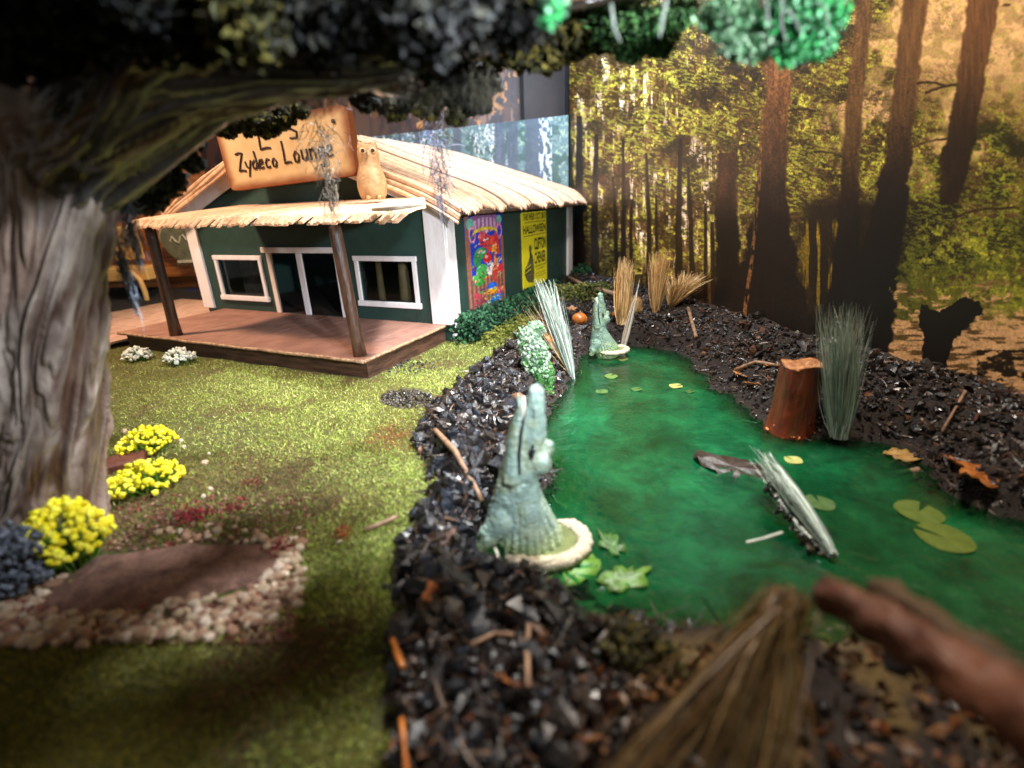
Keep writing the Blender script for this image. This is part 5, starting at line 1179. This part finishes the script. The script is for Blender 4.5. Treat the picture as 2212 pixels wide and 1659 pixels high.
for (x, y, s, r_, c_, lb) in ((1460, 833, .11, .2, (1.5, 1.3, 1.1), 'pale lily pad alone in the middle of the far water'), (1714, 993, .10, 2.0, (1.6, 1.5, 1.4), 'pale lily pad floating just in front of the stump'), (1320, 812, .12, .9, (.9, 1.3, .8), 'green lily pad in front of the far alligator'), (1300, 845, .10, 2.0, (.5, .9, .6), 'dim green lily pad nearest the left shore at the far end'), (1345, 775, .11, 2.9, (1.1, 1.2, .9), 'lily pad touching the far sand ring'),
                             (1375, 840, .09, .4, (.45, .9, .6), 'faint lily pad left of the pale one'), (1490, 845, .07, .4, (.4, .8, .5), 'small dim lily pad right of the pale one'), (1770, 1085, .14, 1.4, (.5, .9, .7), 'blue green lily pad below the stump reflection'), (1985, 1105, .20, .7, (.9, 1.2, .6), 'yellow green lily pad far right, upper of two overlapping'), (2040, 1160, .22, 2.3, (.9, 1.15, .5), 'yellow green lily pad far right, lower of two overlapping'), (1560, 758, .05, 1.3, (1.3, 1.2, 1.2), 'tiny pale pad by the far right shore')):
    if lb.startswith('tiny'): continue
    g = G(x, y, .006); n = 26; c_ = tuple(q_ * (.95 if lb.startswith('pale') else .42) for q_ in c_); V = [(0, 0, 0)] + [(s * .5 * math.cos(t), s * .5 * math.sin(t), .003 * math.sin(3 * t)) for t in np.linspace(.18, 2 * math.pi - .18, n)]
    V += [(a_, b_, c2 - .004) for a_, b_, c2 in V]; m1 = n + 1
    f = [[0, i, i + 1] for i in range(1, n)]; f += [[q_ + m1 for q_ in ff[::-1]] for ff in f] + [[i, i + m1, i + 1 + m1, i + 1] for i in range(0, n)] + [[n, n + m1, m1, 0]]
    o = obj('lily_pad', mesh_np(V, f, np.repeat(np.array([c_]), 2 * m1, 0)), M['pad'], None, g); o.rotation_euler = (0, 0, r_); tag(o, lb, 'lily pad', 'lily pads')

def twig(pxs, r, label, z=.05, m='stick', zs=None, cat='twig'):
    pts = []
    for i, (x, y) in enumerate(pxs):
        p = on_ground(x, y); p[2] += z if zs is None else zs[i]; pts.append(p)
    c0 = pts[0]; b = MB(); P = []
    for a, b_ in zip(pts[:-1], pts[1:]): P += [a * (1 - t) + b_ * t - c0 for t in (0, .33, .66)]
    P.append(pts[-1] - c0); b.tube(P, [r * rng.uniform(.8, 1.1) for _ in P], 7, jit=.1); o = b.build('twig', M[m], smooth=True); o.location = c0; tag(o, label, cat)
twig([(942, 952), (985, 1000), (1040, 1052)], .017, 'pale brown twig slanting across the left mulch bank', .07)
twig([(1590, 778), (1630, 795), (1680, 803)], .016, 'pale peeled twig lying left of the stump', .05); twig([(2050, 880), (2080, 862)], .008, 'short yellow twig near the foot of the right backdrop', .08)
twig([(1480, 745), (1500, 770)], .022, 'stubby orange brown twig at the far right shore', .04); twig([(1325, 1062), (1370, 1052)], .006, 'thin dark twig floating mid pond', .12, 'ink')
twig([(1143, 1380), (1140, 1450), (1142, 1520)], .008, 'thin straw standing straight in the dark front mulch', .06); twig([(850, 1400), (862, 1440), (875, 1470)], .010, 'orange twig on the front mulch edge', .05, 'pumpkin')
twig([(872, 1580), (880, 1659), (886, 1720)], .008, 'orange twig at the very bottom of the mulch', .05, 'pumpkin'); twig([(790, 1160), (830, 1145), (862, 1130)], .010, 'grey driftwood twig between lawn and mulch', .04)
twig([(1020, 1420), (1070, 1395), (1110, 1400)], .009, 'brown twig crossing the dark front mulch', .05); twig([(1960, 890), (2010, 925)], .018, 'dark stick on the upper right bank', .07)
twig([(1225, 606), (1270, 622), (1330, 640)], .03, 'pale peeled branch lying behind the far alligator', .10)
for x, y, s, lb in ((1252, 698, .085, 'largest orange gourd behind the silvery grass'), (1288, 694, .055, 'small orange gourd left of the far alligator'), (1333, 690, .06, 'orange gourd right of the far alligator')):
    p = on_ground(x, y); root = empty('gourd', p, lb, 'gourd', 'orange gourds'); V = []; n = 20; m1 = 9
    for i in range(m1 + 1):
        ph_ = math.pi * i / m1
        for j in range(n): t = 2 * math.pi * j / n; r = s * math.sin(ph_) * (1 + .08 * abs(math.sin(t * 4))); V.append((r * math.cos(t), r * math.sin(t), s * .85 - s * .85 * math.cos(ph_)))
    obj('body', mesh_np(V, [[i * n + j, i * n + (j + 1) % n, (i + 1) * n + (j + 1) % n, (i + 1) * n + j] for i in range(m1) for j in range(n)], smooth=True), M['pumpkin'], root)
    b = MB(); b.tube([(0, 0, s * 1.65), (.01, 0, s * 1.95)], [.012, .008], 6); b.build('stalk', M['stick'], root)

# ------------------------------------------------------------------ the big tree
def tube_bark(spec, name, parent, seed=0, seg=150, rows=None, amp=.16, c_hi=(196, 182, 170), c_lo=(92, 64, 50), grooves=5, twist=1.1):
    """spec: (px, py, Yplane, half width px)"""
    P = [PY(a, b_, y) for a, b_, y, w in spec]; Rr = [w / ppu(p) for p, (_, _, _, w) in zip(P, spec)]
    P = np.array(P); L_ = np.r_[0, np.cumsum(np.linalg.norm(np.diff(P, axis=0), axis=1))]; rows = rows or int(L_[-1] / .012)
    s = np.linspace(0, L_[-1], rows)
    def cr(y):  # smooth
        out = np.interp(s, L_, y); k = max(3, rows // (len(spec) * 2)) | 1; pad = np.r_[[out[0]] * (k // 2), out, [out[-1]] * (k // 2)]; return np.convolve(pad, np.ones(k) / k, 'valid')
    C = np.stack([cr(P[:, i]) for i in range(3)], -1); R_ = cr(np.array(Rr)); T = np.gradient(C, axis=0); T /= np.linalg.norm(T, axis=1)[:, None]
    A = np.cross(T, np.array([0, 1., 0])); A /= np.linalg.norm(A, axis=1)[:, None]; B_ = np.cross(T, A)
    th = np.linspace(0, 2 * math.pi, seg, endpoint=False)
    TH, SS = np.meshgrid(th, s)
    w1 = fbm(np.cos(TH) * 1.4 + 9 + seed, np.sin(TH) * 1.4 + SS * 1.1 + 9, 3, 181) - .5
    ang = TH + twist * .5 * SS + 2.6 * w1
    q = fbm(np.cos(ang) * grooves * .5 + 20 + SS * .25, np.sin(ang) * grooves * .5 + 20 + SS * 3.0, 4, 182 + seed)
    ridge = 1 - np.abs(q - .5) * 5.0; ridge = np.clip(ridge, 0, 1)      # 1 in the grooves
    fine = fbm(np.cos(ang) * 7 + 40, np.sin(ang) * 7 + SS * 7 + 40, 4, 183) - .5
    rad = R_[:, None] * (1 + amp * (.55 - ridge) + .07 * fine + .20 * w1 + .10 * (fbm(np.cos(ang) * 3 + 60, np.sin(ang) * 3 + SS * 6 + 60, 3, 190 + seed) - .5))
    V = C[:, None] + rad[..., None] * (np.cos(TH)[..., None] * A[:, None] + np.sin(TH)[..., None] * B_[:, None])
    hi, lo = srgb(*c_hi), srgb(*c_lo); pn = sstep(.40, .62, fbm(np.cos(TH) * 2.2 + 5, np.sin(TH) * 2.2 + SS * 2.4 + 5, 4, 184 + seed))
    mid = (hi + lo) * .5 * np.array([1.1, .95, .8])
    k1 = (pn * .65 + .35 * sstep(.1, .6, 1 - ridge))[..., None]; col = lo * (1 - k1) + hi * k1; pk = sstep(.5, .62, fbm(np.cos(TH) * 1.6 + 70, np.sin(TH) * 1.6 + SS * 1.7 + 7, 3, 186 + seed))[..., None] * .5; col = col * (1 - pk) + srgb(130, 92, 66) * pk
    ii = np.arange(rows * seg).reshape(rows, seg); nx = np.roll(ii, -1, 1); Fc = np.stack([ii[:-1], nx[:-1], nx[1:], ii[1:]], -1).reshape(-1, 4)
    return obj(name, mesh_np(V.reshape(-1, 3), Fc, col.reshape(-1, 3), smooth=True), M['bark'], parent)
tree = empty('gnarled_tree', (0, 0, 0), 'big gnarled grey brown tree at left whose limb arches over the house', 'tree')
tube_bark([(85, 1420, 1.9, 160), (95, 1230, 2.0, 120), (100, 1060, 2.05, 98), (104, 900, 2.1, 104), (106, 750, 2.1, 102), (116, 600, 2.1, 94), (132, 470, 2.1, 90), (140, 370, 2.1, 98), (110, 250, 2.1, 140), (20, 120, 2.1, 150), (-120, -60, 2.1, 150)], 'trunk', tree, 0, 300, 420)
tube_bark([(110, 430, 2.15, 80), (170, 330, 2.1, 112), (270, 240, 2.0, 118), (400, 165, 1.95, 100), (560, 130, 1.95, 88), (720, 118, 2.0, 76), (860, 110, 2.05, 56), (980, 110, 2.1, 34), (1100, 70, 2.2, 18)], 'limb', tree, 1, 180, 330, .2, (140, 140, 136), (44, 36, 30))
tube_bark([(230, 260, 2.0, 110), (300, 120, 1.9, 120), (420, 0, 1.8, 120), (560, -140, 1.7, 110)], 'limb', tree, 2, 120, 160, .2, (84, 84, 78), (26, 20, 16))
tube_bark([(235, 400, 2.12, 34), (300, 372, 2.2, 26), (360, 330, 2.3, 22), (430, 285, 2.4, 20), (500, 240, 2.4, 16)], 'limb', tree, 3, 60, 140, .2, (86, 84, 74), (24, 20, 14))
tube_bark([(760, 130, 2.1, 40), (830, 180, 2.3, 26), (900, 196, 2.5, 18), (960, 160, 2.7, 12), (1010, 120, 2.8, 8)], 'limb', tree, 4, 50, 120, .2, (60, 54, 44), (20, 16, 12))
tube_bark([(760, 110, 2.0, 50), (950, 60, 1.9, 40), (1150, 10, 1.9, 24), (1350, -20, 2.0, 14), (1550, -20, 2.1, 9), (1720, 0, 2.1, 6)], 'limb', tree, 5, 60, 160, .2, (54, 48, 40), (20, 16, 12))

def clump(px_, py_, Yp, rpx, n, cols, size=.018, name='leaf_clump', flat_=.7, parent=tree, rag=.35, kind='both'):
    c = PY(px_, py_, Yp); r = rpx / ppu(c); v = rng.normal(size=(n, 3)); v /= np.linalg.norm(v, axis=1)[:, None]
    nzs = np.array([mnoise.noise(Vector(q * 2.2 + c)) for q in v]); rr = r * (rng.uniform(.15, 1, n) ** .5) * (1 + rag * 1.6 * nzs)
    P = v * rr[:, None] * np.array([1, 1, flat_]); cc = pick(cols, n, .35)
    me = crumbs(P, rng.uniform(size * .4, size, n), cc, (1, 1, 1), .5) if kind == 'crumb' else leaves(P, rng.uniform(size * .6, size * 1.2, n), cc)
    o = obj(name, me, M['foam'], parent, c - (np.array(parent.location) if parent else 0)); return o
DK = [(16, 17, 10), (10, 10, 7), (25, 24, 12), (6, 6, 5)]; OL = [(70, 66, 20), (46, 46, 14), (88, 80, 28), (28, 26, 9)]; GN = [(40, 84, 40), (70, 120, 60), (26, 54, 28), (90, 130, 76)]; BG = [(50, 160, 84), (84, 190, 112), (24, 96, 48), (140, 206, 160), (14, 54, 28)]
for i in range(58):
    x = rng.uniform(150, 1120); y = rng.uniform(-60, 95 if x < 820 else 130); clump(x, y, rng.uniform(1.5, 2.5), rng.uniform(60, 110), 420, DK if rng.random() < .8 else OL, .026)
for x, y, r in ((30, 80, 120), (150, 30, 120), (260, 60, 100), (60, 0, 120), (420, 40, 110)): clump(x, y, 1.7, r, 900, DK, .03)
for x, y, r, c in ((975, 185, 52, DK), (1020, 215, 40, DK), (960, 140, 60, DK), (1035, 170, 45, DK), (900, 215, 34, OL), (925, 235, 22, OL), (985, 252, 20, OL), (790, 215, 26, DK), (850, 238, 22, OL)): clump(x, y, 2.6, r, 520, c, .02, kind='crumb')
for x, y, r in ((1090, 90, 70), (1160, 100, 62), (1220, 80, 60), (1270, 60, 60), (1120, 50, 80), (1200, 20, 80), (1300, 10, 70)): clump(x, y, 2.4, r, 620, OL, .02, kind='crumb')
for x, y, r in ((1350, 70, 62), (1400, 60, 60), (1420, 90, 40), (1365, 110, 30), (1330, 30, 60), (1460, 30, 40)): clump(x, y, 2.3, r, 900, GN, .016)
for x, y, r in ((1195, 20, 26), (1185, 45, 12)): clump(x, y, 1.6, r, 200, BG, .014, kind='crumb')
for x, y, r in ((1590, 50, 56), (1640, 95, 44), (1600, 100, 36), (1560, 30, 50), (1665, 50, 56)): clump(x, y, 1.8, r, 620, [(90, 140, 96), (130, 170, 130), (60, 110, 70), (150, 180, 150)], .013)
for x, y, r in ((1740, 60, 58), (1770, 100, 34), (1710, 110, 36), (1780, 40, 42), (1745, 10, 60), (1690, 30, 50)): clump(x, y, 1.75, r, 1100, BG, .013)
clump(1725, 95, 1.95, 45, 500, [(14, 18, 12), (22, 26, 14)], .02, kind='crumb')
for i in range(26):
    x = rng.uniform(180, 1060); y = (300 - (x - 180) * .25 if x < 600 else 195 - (x - 600) * .02) + rng.uniform(-25, 5); c = PY(x, y, rng.uniform(2.0, 2.5)); n = 90; r = rng.uniform(.02, .05); h = rng.uniform(.03, .09)
    bs = rng.normal(size=(n, 3)) * np.array([r, r, .012]) + np.stack([np.zeros(n), np.zeros(n), rng.uniform(-h, .03, n)], -1); tp = bs + rng.normal(size=(n, 3)) * np.array([r * .6, r * .6, .02]) - np.array([0, 0, .03])
    obj('moss_strand', strips(bs, tp, np.full(n, .003), pick([(70, 70, 58), (50, 52, 40), (96, 92, 80)], n, .3), rng.normal(size=(n, 3)) * .012, 4), M['grass'], tree, c)
for x0, y0, x1, y1 in ((1690, -20, 1700, 90), (1700, 20, 1730, 70), (1650, -20, 1665, 60), (1440, 0, 1425, 80), (1320, 10, 1340, 90), (1760, 10, 1790, 60), (1180, -20, 1192, 60)):
    b = MB(); A_ = PY(x0, y0, 1.68); B_ = PY(x1, y1, 1.66); b.tube([A_, (A_ + B_) / 2 + rng.normal(size=3) * .01, B_], [.005, .004, .002], 5); b.build('twig', mat('pale_twig', (.16, .19, .16), (.09, .11, .09), 20, .7), tree)
# moss on the sign's corner
for x, y, r in ((490, 278, 24), (530, 268, 28), (575, 276, 28), (600, 262, 26), (545, 252, 30), (620, 250, 22), (650, 240, 14)): clump(x, y, 3.2, r, 420, [(44, 42, 12), (26, 24, 8), (84, 80, 22), (64, 60, 16)], .02, kind='crumb')
# tangled moss between trunk and house, its lower end tinted with painted blue light
def hang(px_, py_, Yp, rpx, hpx, n, cols, label=None, w=.004):
    c = PY(px_, py_, Yp); r = rpx / ppu(c); h = hpx / ppu(c)
    base = rng.normal(size=(n, 3)) * np.array([r * .45, r * .4, 0]) + np.stack([np.zeros(n), np.zeros(n), rng.uniform(-h, 0, n)], -1); tip = base + rng.normal(size=(n, 3)) * np.array([r * .45, r * .4, h * .16]) - np.array([0, 0, h * .10])
    tap = 1 - .75 * (-base[:, 2] / h); base[:, :2] *= tap[:, None]; tip[:, :2] *= tap[:, None]
    o = obj('hanging_moss', strips(base, tip, np.full(n, w), pick(cols, n, .3), rng.normal(size=(n, 3)) * r * .16, 5), M['grass'], None, c); tag(o, label, 'moss', 'hanging moss tufts'); return o
GY = [(150, 142, 130), (120, 110, 90), (176, 168, 160), (104, 92, 78)]
hang(690, 262, 3.0, 46, 175, 300, GY, 'grey hanging moss tuft in front of the wooden sign', .0045)
hang(940, 240, 3.0, 44, 200, 280, [(110, 112, 124), (90, 84, 84), (130, 130, 150)], 'grey hanging moss tuft in front of the thatched roof', .0045)
for x, y, r in ((330, 330, 60), (380, 300, 50), (350, 385, 50), (300, 430, 44), (410, 350, 26), (330, 430, 30)): clump(x, y, 2.4, r, 620, [(50, 56, 50), (34, 38, 32), (76, 84, 84)], .014, 'moss_clump', kind='crumb')
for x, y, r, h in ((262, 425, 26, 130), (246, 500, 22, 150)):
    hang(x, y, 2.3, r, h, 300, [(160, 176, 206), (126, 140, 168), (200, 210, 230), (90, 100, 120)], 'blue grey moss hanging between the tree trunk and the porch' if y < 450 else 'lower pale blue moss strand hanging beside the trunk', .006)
# blurred grey moss at the left foot
for x, y, r in ((10, 1180, 60), (40, 1240, 50), (-10, 1290, 60)): clump(x, y, 1.6, r, 520, [(96, 102, 112), (70, 74, 80), (120, 124, 136)], .012, 'moss_clump', kind='crumb')

# ------------------------------------------------------------------ foreground log and brush at lower right
p0 = G(1765, 1268, .66); p1 = G(2010, 1400, .70); p2 = G(2420, 1690, .76)
lg = empty('fallen_branch', p0, 'reddish brown broken branch reaching in from the lower right corner', 'branch')
def rough_branch(A, B_, C_, r, seed, wob=.2):
    V = []; n, m = 20, 60
    for i in range(m):
        t = i / (m - 1); c = (A * (1 - t) ** 2 + 2 * B_ * t * (1 - t) + C_ * t ** 2); d = (2 * (1 - t) * (B_ - A) + 2 * t * (C_ - B_)); d /= np.linalg.norm(d)
        a = np.cross(d, [0, 0, 1.]); a /= np.linalg.norm(a); b2 = np.cross(d, a); e = min(1, .35 + i * .25)
        for j in range(n):
            th = 2 * math.pi * j / n; v = math.cos(th) * a + math.sin(th) * b2
            nz = mnoise.noise(Vector((math.cos(th) * 1.5 + seed, math.sin(th) * 1.5, t * 9))) + .5 * mnoise.noise(Vector((math.cos(th) * 4 + seed, math.sin(th) * 4, t * 30)))
            V.append(c + v * r * e * (1 + wob * 1.6 * nz) * (1 + .5 * t) - p0 + (d * .02 * mnoise.noise(Vector((j * 1.7, seed, 0))) if i < 2 else 0))
    return mesh_np(V, [[i * n + j, i * n + (j + 1) % n, (i + 1) * n + (j + 1) % n, (i + 1) * n + j] for i in range(m - 1) for j in range(n)] + [list(range(n))[::-1], [(m - 1) * n + j for j in range(n)]], smooth=True)
obj('branch', rough_branch(p0, p1, p2, .037, 1.), M['log'], lg)
q0 = G(1880, 1262, .62); q1 = G(2110, 1410, .66); q2 = G(2500, 1690, .7)
obj('bark_flap', rough_branch(q0, q1, q2, .030, 7., .35), mat('olive_bark', (.09, .05, .02), (.04, .024, .012), 9, .75, .01, 20), lg)
base = G(1700, 1290, .60); n = 420
tips = np.array([G(rng.uniform(1200, 1740), 1800, rng.uniform(.30, .42)) for _ in range(n)]) + rng.normal(size=(n, 3)) * .02
b0 = base + rng.normal(size=(n, 3)) * np.array([.025, .02, .012])
o = obj('broom_grass', strips(b0 - base, tips - base, np.full(n, .0045), pick([(118, 88, 48), (134, 102, 58), (84, 62, 34), (100, 84, 48)], n, .3), rng.normal(size=(n, 3)) * .02, 6), M['blade'], None, base); tag(o, 'brown brush of dry grass spreading down below the broken branch', 'dry grass')
hedge('moss_patch', [on_ground(1330, 1400) - np.array([0, 0, .08]), on_ground(1420, 1440) - np.array([0, 0, .08])], .10, 900, 'olive moss cushion on the dark front bank of the pond', ((84, 74, 18), (60, 56, 16), (40, 36, 14)), .012)
bpy.context.view_layer.update()
